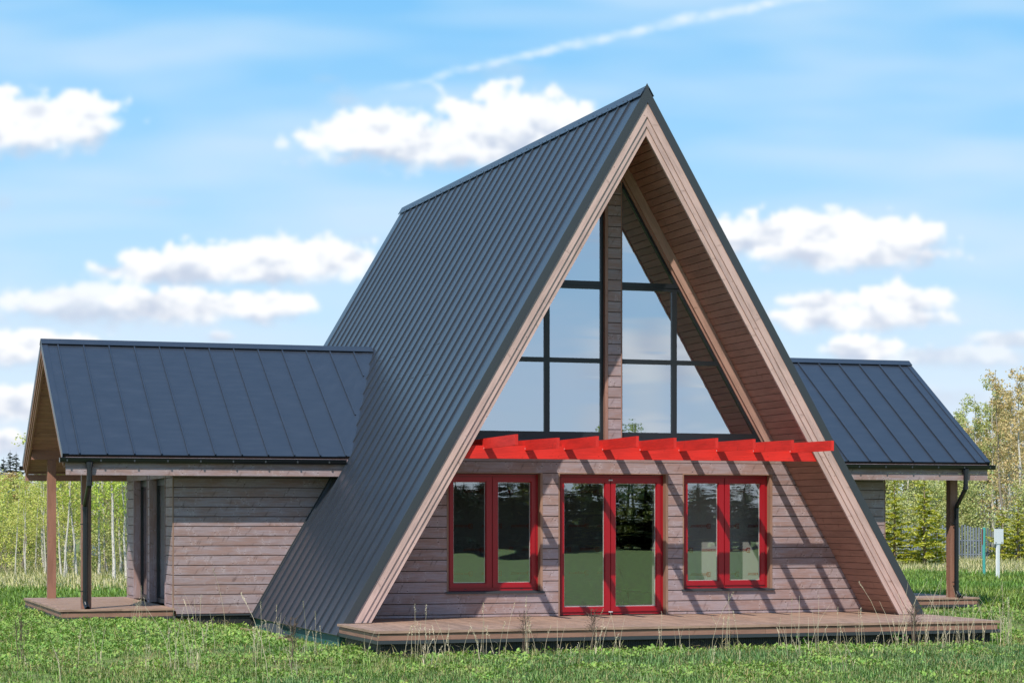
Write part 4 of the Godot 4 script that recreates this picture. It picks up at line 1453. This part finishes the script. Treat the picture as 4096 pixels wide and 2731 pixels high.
func build_stalks() -> void:
	var m := leaf_mat("dry_stem", lin(0.2, 0.16, 0.08))
	m.albedo_color = lin(0.70, 0.61, 0.43)
	var dm := std("dark_stem", lin(0.12, 0.085, 0.06), 0.8)
	var kinds := []
	for k in 5:
		kinds.append(stalk_tuft(500 + k, [3, 5, 8, 2, 4][k], [0.62, 0.7, 0.8, 0.85, 0.5][k], [0.10, 0.16, 0.11, 0.2, 0.25][k], k != 2))
	var word := ["a few thin dry grass stalks with seed heads in the meadow", "loose tuft of dry straw coloured stalks with seed heads", "dense clump of tall dry straw coloured grass stalks", "pair of tall pale dry grass stems leaning over the grass", "short spread of old dry stalks in green grass"]
	# place by x and z on the meadow
	var at := [
		[-8.1, 4.4, 2], [-8.3, 4.3, 1], [-7.9, 4.5, 2], [-8.9, 3.6, 0], [-10.3, 2.7, 3], [-6.6, 3.2, 1], [-6.2, 2.9, 0], [-5.9, 2.7, 3], [-5.6, 2.6, 1], [-5.2, 2.5, 0], [-4.8, 3.0, 1], [-4.4, 2.7, 1], [-4.0, 2.5, 0], [-3.6, 2.6, 1], [-3.2, 2.8, 3], [-2.9, 2.5, 1], [-2.5, 2.6, 0], [-2.0, 2.9, 3], [-1.6, 2.5, 0], [-1.1, 2.7, 1], [-0.6, 2.5, 0], [-0.2, 3.0, 3], [0.4, 2.6, 1], [0.9, 2.9, 0], [1.3, 2.5, 3], [1.9, 2.7, 1], [2.2, 3.4, 3], [2.5, 2.6, 1], [2.8, 2.8, 2], [3.0, 2.5, 0], [3.3, 2.7, 1], [3.6, 2.6, 2], [3.8, 3.0, 2], [4.0, 2.7, 1], [4.2, 2.5, 2], [4.5, 2.9, 2], [4.7, 2.6, 1], [5.0, 2.8, 3], [-7.2, 1.2, 4], [-6.3, 0.6, 0], [-5.7, -0.6, 1], [-5.5, -1.8, 0], [-6.0, -2.8, 3], [-6.4, -3.8, 0], [-6.9, -4.6, 1], [-7.3, -5.0, 0],
		[-9.6, 5.4, 4], [-6.9, 5.7, 4], [-5.0, 5.2, 4], [-3.1, 4.9, 4], [-1.4, 5.9, 4], [0.2, 5.0, 4], [1.6, 4.4, 4], [-2.3, 3.8, 4], [0.8, 4.0, 2], [2.9, 4.0, 4], [-4.2, 4.1, 4], [-7.6, 6.3, 3], [0.0, 6.6, 4], [-11.8, 3.6, 4], [-12.4, 1.0, 3], [6.0, 1.0, 1], [6.6, -0.5, 4],
	]
	for a in at:
		var k: int = a[2]
		var x: float = a[0] + rng.randf_range(-0.15, 0.15)
		var z: float = a[1] + rng.randf_range(-0.08, 0.12)
		var t := thing("dry_grass_tuft", word[k], "dry grass", Vector3(x, gy(x, z), z), ["thin stalks with seed heads", "loose tufts of dry stalks", "dense clumps of dry stalks", "pairs of tall dry stems", "short spreads of old stalks"][k])
		t.rotation.y = rng.randf() * TAU
		t.scale = Vector3.ONE * rng.randf_range(0.75, 1.3)
		for st in kinds[k]:
			var o := partm("stem", st[0], m, t)
			if st[1]:
				partm("seed_head", st[1], m, o)
	# last year's dark branching weeds
	var r := RandomNumberGenerator.new()
	r.seed = 77
	var g := G.new()
	for k in 3:
		var base := Vector3(r.randfn(0, 0.04), -0.02, r.randfn(0, 0.04))
		var top := base + Vector3(r.randf_range(-0.2, 0.3), r.randf_range(0.5, 0.72), r.randf_range(-0.1, 0.1))
		g.tube([base, base.lerp(top, 0.5) + Vector3(0.02, 0, 0), top], [0.006, 0.005, 0.003], 5, false)
		for q in 16:
			var s := base.lerp(top, r.randf_range(0.5, 1.0))
			var e := s + Vector3(r.randf_range(-0.12, 0.12), r.randf_range(0.02, 0.13), r.randf_range(-0.1, 0.1))
			g.tube([s, e], [0.0025, 0.0015], 3, false)
			for b in 3:
				var c := s.lerp(e, r.randf_range(0.5, 1.0))
				g.tri(c, c + Vector3(r.randf_range(-1, 1), r.randf_range(-1, 1), 0) * 0.016, c + Vector3(r.randf_range(-1, 1), 0.6, r.randf_range(-1, 1)) * 0.014, Vector3(0, 0.3, 1).normalized())
	var weed := g.mesh()
	for a in [[3.05, 2.75], [3.2, 2.6], [-2.9, 2.55], [-6.6, 4.2], [-9.8, 3.2], [-1.9, 2.5]]:
		var o := partm(numbered("dead_weed"), weed, dm, self)
		o.position = Vector3(a[0], gy(a[0], a[1]), a[1])
		o.rotation.y = rng.randf() * TAU
		tag(o, "dark brown branching dead weed standing in the grass", "weed", "dead weeds before the deck")
	# a tall fresh weed and a dandelion or two by the footing
	var fm := leaf_mat("fresh_weed", lin(0.2, 0.3, 0.06))
	for a in [[1.55, 2.36], [3.05, 2.42]]:
		g = G.new()
		for k in 26:
			var an := r.randf() * TAU
			var s := Vector3(r.randfn(0, 0.06), r.randf_range(0.02, 0.2), r.randfn(0, 0.03))
			var d := Vector3(cos(an), r.randf_range(0.0, 0.8), sin(an)).normalized() * r.randf_range(0.06, 0.12)
			var w := d.cross(Vector3.UP).normalized() * 0.016
			g.col = Color(0.10, 0.24, 0.05) * r.randf_range(0.8, 1.3)
			g.tri(s, s + d * 0.6 + w, s + d, Vector3.UP)
			g.tri(s, s + d, s + d * 0.6 - w, Vector3.UP)
		var o := part(numbered("young_weed"), g, fm, self)
		o.position = Vector3(a[0], gy(a[0], a[1]), a[1])
		tag(o, "fresh green weed growing against the black footing of the front deck", "weed", "fresh weeds at the deck footing")


# ---------------------------------------------------------------- trees

func birch_parts(sd: int, h: float, leaves: int, leaf: float, start: float, wide: float, girth: float, forked := false) -> Array:
	var r := RandomNumberGenerator.new()
	r.seed = sd
	var trunk := G.new()
	var twig := G.new()
	var fol := G.new()
	var ends := []
	for stem in (2 if forked else 1):
		var pts := []
		var rad := []
		var off := Vector3(r.randf_range(-0.5, 0.5), 0, r.randf_range(-0.3, 0.3)) if forked else Vector3(r.randf_range(-0.35, 0.35), 0, r.randf_range(-0.3, 0.3))
		var hh := h * (1.0 if stem == 0 else 0.85)
		for i in 9:
			var t := i / 8.0
			pts.append(Vector3(r.randfn(0, 0.035), -0.05 + hh * t, r.randfn(0, 0.035)) + off * (t * 1.2 if not forked else sqrt(t)) * hh / 7.0)
			rad.append(girth * (1.0 - t * 0.88) * (1.25 if i == 0 else 1.0))
		trunk.tube(pts, rad, 7, false)
		var nb := int(26 * (0.7 if forked else 1.0))
		for b in nb:
			var t := start + (0.97 - start) * (b + r.randf()) / nb
			var fi := t * 8.0
			var i0 := mini(int(fi), 7)
			var p: Vector3 = pts[i0].lerp(pts[i0 + 1], fi - i0)
			var a := r.randf() * TAU
			var out := Vector3(cos(a), 0, sin(a))
			var len := wide * hh * (1.08 - t) * r.randf_range(0.6, 1.1) + 0.25
			var rise := r.randf_range(0.5, 1.1)
			var m := p + out * len * 0.5 + Vector3.UP * len * 0.5 * rise
			var e := p + out * len + Vector3.UP * len * 0.62 * rise
			var br: float = girth * 0.32 * (1.05 - t)
			twig.tube([p, m, e], [br, br * 0.7, br * 0.3], 4, false)
			for q in 5:
				var f := r.randf_range(0.3, 1.0)
				var s := p.lerp(m, f * 2.0) if f < 0.5 else m.lerp(e, f * 2.0 - 1.0)
				var g2 := s + Vector3(r.randfn(0, 0.3), r.randfn(0.12, 0.22), r.randfn(0, 0.3)) * (0.35 + len * 0.45)
				twig.tube([s, s.lerp(g2, 0.5) + Vector3.UP * 0.04, g2 - Vector3.UP * 0.05], [br * 0.35, br * 0.25, br * 0.12], 3, false)
				ends.append([s, g2])
	for k in leaves:
		var e: Array = ends[r.randi() % ends.size()]
		var p: Vector3 = e[0].lerp(e[1], r.randf_range(0.1, 1.08)) + Vector3(r.randfn(0, 0.09), r.randfn(-0.03, 0.09), r.randfn(0, 0.09))
		var ax := Vector3(r.randfn(0, 1), r.randfn(-0.3, 0.7), r.randfn(0, 1)).normalized()
		var sd2 := ax.cross(Vector3(r.randfn(0, 1), r.randfn(0, 1), r.randfn(0, 1))).normalized()
		var l := leaf * r.randf_range(0.6, 1.25)
		var nn := sd2.cross(ax)
		nn = nn if nn.y > 0.0 else -nn
		fol.col = Color(1, 1, 1) * r.randf_range(0.72, 1.2)
		fol.col.r *= r.randf_range(0.85, 1.2)
		fol.tri(p, p + ax * l * 0.5 + sd2 * l * 0.4, p + ax * l, nn)
		fol.tri(p, p + ax * l, p + ax * l * 0.5 - sd2 * l * 0.4, nn)
	return [trunk.mesh(), twig.mesh(), fol.mesh()]


func spruce_parts(sd: int, h: float, wide: float, tiers: int) -> Array:
	var r := RandomNumberGenerator.new()
	r.seed = sd
	var trunk := G.new()
	trunk.tube([Vector3(0, -0.05, 0), Vector3(0.02, h * 0.5, 0), Vector3(0, h, 0)], [h * 0.018, h * 0.011, 0.006], 7, false)
	var fol := G.new()
	for t in tiers:
		var f := (t + r.randf() * 0.6) / tiers
		var y := h * (0.06 + 0.92 * f)
		var len := wide * h * pow(1.0 - f, 0.85) + 0.08
		var nb := 7 if f < 0.75 else 5
		for b in nb:
			var a := TAU * (b + r.randf() * 0.7) / nb + t * 1.7
			var out := Vector3(cos(a), 0, sin(a))
			var l := len * r.randf_range(0.6, 1.15)
			y = h * clampf(0.06 + 0.92 * (f + r.randf_range(-0.5, 0.5) / tiers), 0.03, 0.985)
			var tip := Vector3(0, y, 0) + out * l + Vector3.UP * l * r.randf_range(-0.25, 0.35)
			trunk.tube([Vector3(0, y, 0), tip], [0.012 * h * 0.3, 0.004], 3, false)
			var ns := int(16 + 46 * l)
			for k in ns:
				var u := r.randf_range(0.12, 1.0)
				var p := Vector3(0, y, 0).lerp(tip, u)
				var sd2 := Vector3(-out.z, 0, out.x) * (1.0 if r.randf() < 0.5 else -1.0)
				var ax := (out * r.randf_range(0.3, 1.0) + sd2 * r.randf_range(0.2, 1.0) + Vector3.UP * r.randf_range(-0.5, 0.35)).normalized()
				var ll := (0.07 + 0.22 * l * (1.0 - u * 0.6)) * r.randf_range(0.6, 1.1)
				var w := ax.cross(Vector3(r.randfn(0, 0.3), 1, r.randfn(0, 0.3))).normalized() * (0.026 + ll * 0.15)
				fol.col = Color(1, 1, 1) * r.randf_range(0.65, 1.2)
				var nn := w.cross(ax).normalized()
				nn = nn if nn.y > 0.0 else -nn
				fol.tri(p - w * 0.6, p + w, p + ax * ll, nn)
				fol.tri(p - w * 0.6, p + ax * ll, p + ax * ll * 0.5 - w, nn)
	return [trunk.mesh(), null, fol.mesh()]


func plant_tree(called: String, label: String, category: String, group: String, parts: Array, at: Vector3, k: Vector3, bark: Material, twig: Material, leaf: Material) -> Node3D:
	var t := thing(called, label, category, at, group)
	t.rotation.y = rng.randf() * TAU
	t.scale = k
	partm("trunk", parts[0], bark, t)
	if parts[1]:
		partm("branches", parts[1], twig, t)
	partm("crown", parts[2], leaf, t)
	return t


# a spot by distance from the viewer and by sideways share of it
func far_spot(share: float, d: float) -> Vector3:
	var p := EYE + FW * d + RT * share * d
	return Vector3(p.x, gy(p.x, p.z), p.z)


func px(u: float) -> float:
	return (u - 2048.0) / 8716.0


func build_trees() -> void:
	# birch bark: white with dark flecks round the stem
	var im := Image.create(64, 256, false, Image.FORMAT_RGB8)
	var nz := FastNoiseLite.new()
	nz.seed = 9
	nz.frequency = 1.0
	for j in 256:
		for i in 64:
			var a := TAU * i / 64.0
			var n := nz.get_noise_3d(cos(a) * 0.9, j * 0.16, sin(a) * 0.9) + 0.5 * nz.get_noise_3d(cos(a) * 2.0, j * 0.5, sin(a) * 2.0 + 9.0)
			var c := Color(0.62, 0.58, 0.52).lerp(Color(0.05, 0.045, 0.04), smoothstep(0.18, 0.42, n))
			im.set_pixel(i, j, c.linear_to_srgb())
	var bark := std("birch_bark", Color.WHITE, 0.75, ImageTexture.create_from_image(im), 0.3)
	bark.uv1_scale = Vector3(1, 0.35, 1)
	var grey := std("grey_bark", lin(0.26, 0.22, 0.17), 0.85)
	var twig := std("twig", lin(0.26, 0.19, 0.13), 0.85)
	var pale_twig := std("pale_twig", lin(0.44, 0.345, 0.24), 0.85)
	var dark := std("dark_bark", lin(0.09, 0.07, 0.055), 0.9)
	var fresh := leaf_mat("fresh_leaf", lin(0.5, 0.55, 0.15))
	fresh.albedo_color = lin(0.66, 0.68, 0.20)
	var lime := leaf_mat("lime_leaf", lin(0.5, 0.6, 0.12))
	lime.albedo_color = lin(0.60, 0.70, 0.14)
	var olive := leaf_mat("olive_leaf", lin(0.4, 0.42, 0.16))
	olive.albedo_color = lin(0.52, 0.55, 0.22)
	var tan := leaf_mat("catkin_tan", lin(0.45, 0.36, 0.2))
	tan.albedo_color = lin(0.68, 0.55, 0.27)
	var needle := leaf_mat("dark_needle", lin(0.05, 0.08, 0.03))
	needle.albedo_color = lin(0.06, 0.10, 0.045)
	var yneedle := leaf_mat("young_needle", lin(0.55, 0.58, 0.1))
	yneedle.albedo_color = lin(0.68, 0.68, 0.15)
	var B := [birch_parts(31, 7.0, 2000, 0.085, 0.32, 0.17, 0.06), birch_parts(32, 7.5, 1700, 0.085, 0.38, 0.15, 0.058), birch_parts(33, 6.4, 2100, 0.08, 0.28, 0.19, 0.055), birch_parts(34, 7.0, 1600, 0.085, 0.34, 0.15, 0.055, true)]
	var T := [birch_parts(41, 9.0, 2700, 0.10, 0.30, 0.14, 0.085), birch_parts(42, 9.5, 2200, 0.10, 0.40, 0.11, 0.08), birch_parts(43, 8.5, 2900, 0.095, 0.22, 0.16, 0.085)]
	var S := [birch_parts(51, 2.6, 1500, 0.075, 0.06, 0.30, 0.02), birch_parts(52, 3.2, 1700, 0.075, 0.05, 0.28, 0.022)]
	var Y := [spruce_parts(61, 3.4, 0.30, 12), spruce_parts(62, 2.8, 0.34, 11)]
	var D := [spruce_parts(71, 8.0, 0.20, 40), spruce_parts(72, 6.5, 0.22, 34)]
	# the birches that stand singly behind the porch with the two posts
	var single := [[57, 71, 1, 0.46], [103, 70, 3, 0.5], [180, 70, 1, 0.52], [243, 69, 0, 0.62], [254, 67.5, 1, 0.66], [264, 69, 2, 0.6], [306, 68, 1, 0.72], [396, 69, 2, 0.75], [423, 73, 0, 0.8], [456, 64.6, 0, 0.9], [503, 66, 3, 0.8], [20, 74, 2, 0.45], [140, 76, 0, 0.5], [350, 75, 2, 0.75], [480, 72, 2, 0.8]]
	for a in single:
		var t := plant_tree("birch_tree", "slender white stemmed birch in fresh lime green leaf behind the two post porch", "tree", "birches at the edge of the wood behind the two post porch", B[a[2]], far_spot(px(a[0]), a[1]), Vector3.ONE * a[3], bark, twig, lime if a[0] > 300 else fresh)
		t.rotation.z = rng.randf_range(-0.05, 0.05)
	for k in 84:
		var d := 76.0 + 34.0 * rng.randf()
		var u := rng.randf_range(-330.0, 900.0) if k < 46 else (rng.randf_range(-900.0, -330.0) if k % 2 else rng.randf_range(900.0, 1500.0))
		var kind := rng.randi() % 4
		var brown := rng.randf() < (0.55 if d > 92.0 else 0.15)
		plant_tree("young_tree", "thin birch with brownish spring twigs deeper in the wood behind the birches" if brown else "thin birch in pale yellow green leaf deeper in the wood behind the birches", "tree", "brown twigged trees deeper in the birch wood" if brown else "pale green trees deeper in the birch wood", B[kind], far_spot(px(u), d), Vector3(1.1, (rng.randf_range(0.40, 0.52) if u < 170.0 else rng.randf_range(0.6, 0.8)) + (d - 76.0) * 0.0025, 1.1), bark if rng.randf() < 0.5 else grey, pale_twig if brown else twig, tan if brown else (fresh if rng.randf() < 0.6 else olive))
	for k in 26:
		var u := rng.randf_range(-200.0, 760.0)
		plant_tree("willow_bush", "low bushy sapling in olive leaf at the foot of the birch wood", "bush", "saplings at the foot of the birch wood", S[k % 2], far_spot(px(u), rng.randf_range(71.0, 82.0)), Vector3.ONE * rng.randf_range(0.7, 1.1), grey, twig, olive if k % 3 else fresh)
	# conifers on the rise beyond
	for a in [[12, 128, 1, 0.95], [38, 126, 0, 0.82], [62, 134, 0, 0.84], [-20, 130, 1, 0.95], [-60, 128, 0, 0.85], [75, 124, 1, 0.72], [-130, 120, 1, 1.0]]:
		plant_tree("spruce_tree", "dark pointed spruce rising above the brown wood far behind", "tree", "dark spruces far behind the birch wood", D[a[2]], far_spot(px(a[0]), a[1]), Vector3(1.1, 0.9, 1.1) * a[3], dark, dark, needle)
	for k in 34:
		var u := rng.randf_range(-260.0, 330.0)
		plant_tree("tall_tree", "tan twigged leafless tree in the far wood below the spruces", "tree", "tan trees in the far wood below the spruces", T[k % 3], far_spot(px(u), rng.randf_range(104.0, 124.0)), Vector3(1.1, rng.randf_range(0.42, 0.54) - 0.0009 * clampf(u, 0.0, 120.0), 1.1), grey, pale_twig, tan if k % 3 else olive)
	# the wood beyond the picket fence
	for k in 88:
		var u := 3330.0 + 940.0 * (k + rng.randf()) / 64.0
		if k >= 64:
			u = rng.randf_range(2700.0, 3330.0)
		var d := rng.randf_range(98.0, 122.0)
		var brown := (rng.randf() < 0.55 and u > 3830.0)
		var crest := 0.78 + 0.20 * smoothstep(3750.0, 4100.0, u) + rng.randf_range(-0.12, 0.06)
		plant_tree("aspen_tree", "tall pale stemmed tree with tan spring twigs beyond the picket fence" if brown else "tall pale stemmed tree in thin yellow green leaf beyond the picket fence", "tree", "tan trees beyond the picket fence" if brown else "green trees beyond the picket fence", T[k % 3], far_spot(px(u), d), Vector3(1.0, crest, 1.0), bark if rng.randf() < 0.6 else grey, pale_twig if brown else twig, tan if brown else (olive if rng.randf() < 0.55 else fresh))
	for k in 22:
		var u := rng.randf_range(3380.0, 4200.0)
		plant_tree("hazel_bush", "bushy olive leaved sapling growing just behind the picket fence", "bush", "saplings just behind the picket fence", S[k % 2], far_spot(px(u), rng.randf_range(95.5, 99.0)), Vector3.ONE * rng.randf_range(0.9, 1.35), grey, twig, olive)
	for a in [[3578, 86, 0, 1.0], [3700, 85, 0, 1.05], [3745, 88, 1, 0.85], [4010, 93, 1, 0.85], [4075, 92, 0, 0.8], [3480, 86, 0, 1.0]]:
		plant_tree("larch_tree", "small feathery yellow green larch standing before the picket fence", "tree", "yellow green larches before the picket fence", Y[a[2]], far_spot(px(a[0]), a[1]), Vector3(1.1, 1.05, 1.1) * a[3], twig, twig, yneedle)
	# what the windows mirror: a wood edge across the meadow behind the viewer
	for k in 34:
		var x := 4.0 + 44.0 * (k + rng.randf()) / 34.0
		var z := rng.randf_range(80.0, 90.0)
		plant_tree("meadow_tree", "bushy tree at the far side of the meadow facing the house", "tree", "trees across the meadow facing the house", D[k % 2], Vector3(x, gy(x, z), z), Vector3(2.1, rng.randf_range(0.5, 0.62), 2.1), dark, dark, needle if k % 3 else olive)
	for k in 30:
		var x := 2.0 + 30.0 * (k + rng.randf()) / 30.0
		var z := rng.randf_range(86.0, 96.0)
		plant_tree("meadow_spruce", "dark spruce at the far side of the meadow facing the house", "tree", "spruces across the meadow facing the house", D[k % 2], Vector3(x, gy(x, z), z), Vector3(2.0, rng.randf_range(0.55, 0.68) * (1.0 if k % 2 == 0 else 1.2), 2.0), dark, dark, needle)
	for k in 7:
		var x := 33.6 + 0.62 * k
		plant_tree("meadow_tree", "bushy tree at the far side of the meadow facing the house", "tree", "trees across the meadow facing the house", T[k % 3], Vector3(x, gy(x, 90.0), 90.0), Vector3(1.6, [0.66, 0.74, 0.82, 0.86, 0.8, 0.74, 0.68][k], 1.6), grey, twig, olive)


# ---------------------------------------------------------------- small things

func build_props() -> void:
	# picket fence
	var fm := std("fence_paint", lin(0.17, 0.20, 0.25), 0.6)
	var fence := thing("picket_fence", "weathered blue grey picket fence running along the wood", "fence")
	var a := far_spot(px(3400), 97.0)
	var b := far_spot(px(4230), 92.5)
	var dirv := (b - a).normalized()
	var len := a.distance_to(b)
	var side := dirv.cross(Vector3.UP)
	var n := int(len / 0.125)
	for k in n:
		var p := a + dirv * (len * k / n)
		var h := 1.62 + rng.randf_range(-0.10, 0.08) - 0.5 * smoothstep(0.62, 0.8, float(k) / n)
		var g := G.new()
		g.col = Color(1, 1, 1) * rng.randf_range(0.6, 1.35)
		if rng.randf() < 0.12 or k > n * 0.7:
			g.col = Color(1.5, 1.1, 0.85) * rng.randf_range(0.8, 1.3)
		var w := dirv * 0.037
		var t := side * 0.012
		var y0 := Vector3.UP * -0.05
		var y1 := Vector3.UP * h
		g.hexa([p - w - t + y0, p + w - t + y0, p + w + t + y0, p - w + t + y0, p - w - t + y1, p + w - t + y1, p + w + t + y1, p - w + t + y1])
		part("picket", g, fm, fence)
	for y in [0.4, 1.0]:
		var g := G.new()
		g.tube([a + Vector3.UP * y - side * 0.05, b + Vector3.UP * y - side * 0.05], [0.035, 0.035], 4)
		part("rail", g, fm, fence)
	# the grey fence glimpsed between the birches
	var gf := thing("metal_fence", "low pale blue grey sheet fence glimpsed between the birch stems", "fence")
	a = far_spot(px(330), 88.0)
	b = far_spot(px(620), 90.0)
	for k in 12:
		var p := a.lerp(b, k / 12.0)
		var q := a.lerp(b, (k + 0.97) / 12.0)
		var g := G.new()
		var t := (q - p).cross(Vector3.UP).normalized() * 0.02
		var lo := Vector3.UP * 0.45
		var hi := Vector3.UP * 0.95
		g.hexa([p - t + lo, p + t + lo, p + t + hi, p - t + hi, q - t + lo, q + t + lo, q + t + hi, q - t + hi])
		part("sheet", g, std("fence_sheet", lin(0.26, 0.31, 0.37), 0.6), gf)
	# white notice board seen from its back
	var wm := std("board_white", lin(0.78, 0.80, 0.82), 0.5)
	var at := far_spot(px(3993), 68.7)
	var sign := thing("notice_board", "blank white board on a single white post in the meadow", "sign", at)
	sign.rotation.y = 0.32
	var g2 := G.new()
	g2.box(Vector3(-0.06, -0.05, -0.03), Vector3(0.06, 1.22, 0.03), 1)
	part("post", g2, wm, sign)
	for k in 4:
		g2 = G.new()
		g2.box(Vector3(-0.215 + k * 0.108, 1.17, 0.031), Vector3(-0.215 + k * 0.108 + 0.106, 1.64, 0.045), 1)
		g2.col = Color(1, 1, 1) * rng.randf_range(0.94, 1.0)
		part("board", g2, wm, sign)
	for x in [-0.14, 0.14]:
		g2 = G.new()
		g2.box(Vector3(x - 0.018, 1.195, 0.044), Vector3(x + 0.018, 1.225, 0.052))
		part("bolt_plate", g2, mat.trim_metal, sign)
	# teal stake
	at = far_spot(px(3939), 71.0)
	var stake := thing("marker_stake", "thin teal painted stake standing beside the white board", "stake", at)
	g2 = G.new()
	g2.tube([Vector3(0, -0.05, 0), Vector3(-0.02, 0.85, 0), Vector3(-0.01, 1.68, 0)], [0.05, 0.05, 0.05], 8)
	part("pole", g2, std("teal_paint", lin(0.06, 0.34, 0.31), 0.5), stake)
	g2 = G.new()
	g2.box(Vector3(-0.085, 1.12, -0.02), Vector3(-0.05, 1.62, 0.02), 1)
	part("batten", g2, std("rust_batten", lin(0.16, 0.05, 0.04), 0.8), stake)
	# lamp post at the wood's edge
	at = far_spot(px(22), 84.0)
	var lamp := thing("street_lamp", "thin grey lamp post with a curved arm before the wood", "lamp post", at)
	g2 = G.new()
	g2.tube([Vector3(0, -0.05, 0), Vector3(0, 1.5, 0), Vector3(-0.06, 2.4, 0), Vector3(-0.08, 2.75, 0), Vector3(0.02, 2.95, 0), Vector3(0.14, 3.06, 0)], [0.05, 0.045, 0.038, 0.032, 0.03, 0.03], 7)
	var gm := std("galvanised", lin(0.14, 0.20, 0.24), 0.5)
	part("pole", g2, gm, lamp)
	g2 = G.new()
	g2.box(Vector3(0.12, 3.03, -0.05), Vector3(0.34, 3.09, 0.05))
	part("lamp_head", g2, gm, lamp)
	# rubbish at the foot of the roof: a curled strip of dark membrane and two battens
	var scrap := G.new()
	var last := Vector3.ZERO
	for k in 13:
		var t := k / 12.0
		var p := Vector3(-5.22 - 0.22 * t + 0.1 * sin(t * 3.0), gy(-5.4, -4.6 + 3.4 * t) + 0.07 + 0.05 * sin(t * 7.0), -4.6 + 3.3 * t)
		if k > 0:
			var w0 := Vector3(0.17, 0.06, 0.0)
			scrap.hexa([last, last + w0, last + w0 - Vector3(0, 0.012, 0), last - Vector3(0, 0.012, 0), p, p + w0, p + w0 - Vector3(0, 0.012, 0), p - Vector3(0, 0.012, 0)])
		last = p
	var so := part(numbered("membrane_strip"), scrap, std("scrap_membrane", lin(0.03, 0.045, 0.05), 0.5), self)
	tag(so, "curled strip of dark membrane lying on the grass beside the long roof", "membrane")
	var bw := std("batten_wood", lin(0.36, 0.25, 0.13), 0.8)
	for q in [[Vector3(-5.55, 0, -2.0), Vector3(-5.42, 0, -0.75)], [Vector3(-5.5, 0, -4.4), Vector3(-5.45, 0, -3.6)]]:
		var g := G.new()
		var p: Vector3 = q[0] + Vector3.UP * (gy(q[0].x, q[0].z) + 0.05)
		var r: Vector3 = q[1] + Vector3.UP * (gy(q[1].x, q[1].z) + 0.06)
		var w := Vector3(0.05, 0, 0)
		var h := Vector3(0, 0.03, 0)
		g.hexa([p, p + w, p + w + h, p + h, r, r + w, r + w + h, r + h])
		var o := part(numbered("wood_batten"), g, bw, self)
		tag(o, ["longer pale wood batten lying on the grass beside the dark membrane", "short pale wood batten by the far end of the dark membrane"][0 if q[0].z > -3.0 else 1], "batten")


func build_footing(house: Node3D) -> void:
	# waterproofed footing that shows under the long roof
	for s in [-1.0, 1.0]:
		var g := G.new()
		g.box(Vector3(s * 4.86, -0.75, -RL + 0.1), Vector3(s * 4.60, -0.186, -0.1))
		part("footing", g, mat.membrane_teal, house)
		g = G.new()
		g.box(Vector3(s * 4.90, -0.185, -RL + 0.1), Vector3(s * 4.60, -0.171, -0.05))
		part("foot_flashing", g, mat.trim_metal, house)


# ----------------------------------------------------------------

func _ready() -> void:
	rng.seed = 4711
	fbm.seed = 5
	fbm.noise_type = FastNoiseLite.TYPE_SIMPLEX_SMOOTH
	fbm.frequency = 0.0075
	fbm.fractal_octaves = 5
	fbm.fractal_gain = 0.52
	low.seed = 8
	low.noise_type = FastNoiseLite.TYPE_SIMPLEX_SMOOTH
	low.frequency = 0.0026
	low.fractal_octaves = 3

	var cam := Camera3D.new()
	cam.name = "camera"
	cam.projection = Camera3D.PROJECTION_FRUSTUM
	cam.near = 0.1
	cam.far = 2000.0
	cam.size = 0.0313335
	cam.frustum_offset = Vector2(0, 0.0080588)
	cam.position = EYE
	cam.rotation.y = -0.3233
	add_child(cam)
	cam.current = true

	var env := Environment.new()
	env.background_mode = Environment.BG_SKY
	env.tonemap_mode = Environment.TONE_MAPPER_LINEAR
	env.tonemap_exposure = 1.07
	env.sdfgi_enabled = true
	env.ssao_enabled = true
	env.ssil_enabled = true
	var sky := Sky.new()
	var sm := PanoramaSkyMaterial.new()
	sm.panorama = make_sky()
	sky.sky_material = sm
	env.sky = sky
	var we := WorldEnvironment.new()
	we.name = "world_environment"
	we.environment = env
	add_child(we)

	var sun := DirectionalLight3D.new()
	sun.name = "sun"
	sun.light_energy = 1.42
	sun.light_color = Color(1.0, 0.965, 0.915)
	sun.light_angular_distance = 0.6
	sun.shadow_enabled = true
	sun.look_at_from_position(Vector3.ZERO, Vector3(0.80, -1.42, -1.0), Vector3.UP)
	add_child(sun)

	make_materials()
	build_ground()
	var house := thing("timber_house", "timber A-frame house with dark metal roof, red windows and two low wings", "house")
	build_main_roof(house)
	build_facade(house)
	build_pergola(house)
	build_interior(house)
	build_footing(house)
	build_wing(house, -1.0, -8.235, -6.30, -7.954)
	build_wing(house, 1.0, 9.388, 7.44, 9.10)
	build_wing_walls(house, -1.0, -6.30)
	build_wing_walls(house, 1.0, 7.44)
	build_porch(house, -1.0, -7.76, -8.235, -6.30)
	build_porch(house, 1.0, 8.96, 9.388, 7.44)
	downpipe(house, -1.0, -7.80, -7.79, -6.16)
	downpipe(house, 1.0, 8.83, 8.98, -6.16)
	build_deck("wide wooden front deck before the red double door", -4.926, 4.875, FZ, 2.225, 0.0, true, true)
	build_deck("wooden porch deck under the wing with the two tall dark windows", -8.25, -6.30, -11.7, -5.95, 0.01, false, false)
	build_deck("small wooden porch deck under the wing beside the picket fence view", 7.44, 9.42, -11.7, -6.05, 0.01, false, false)
	build_props()
	build_grass()
	build_stalks()
	build_trees()
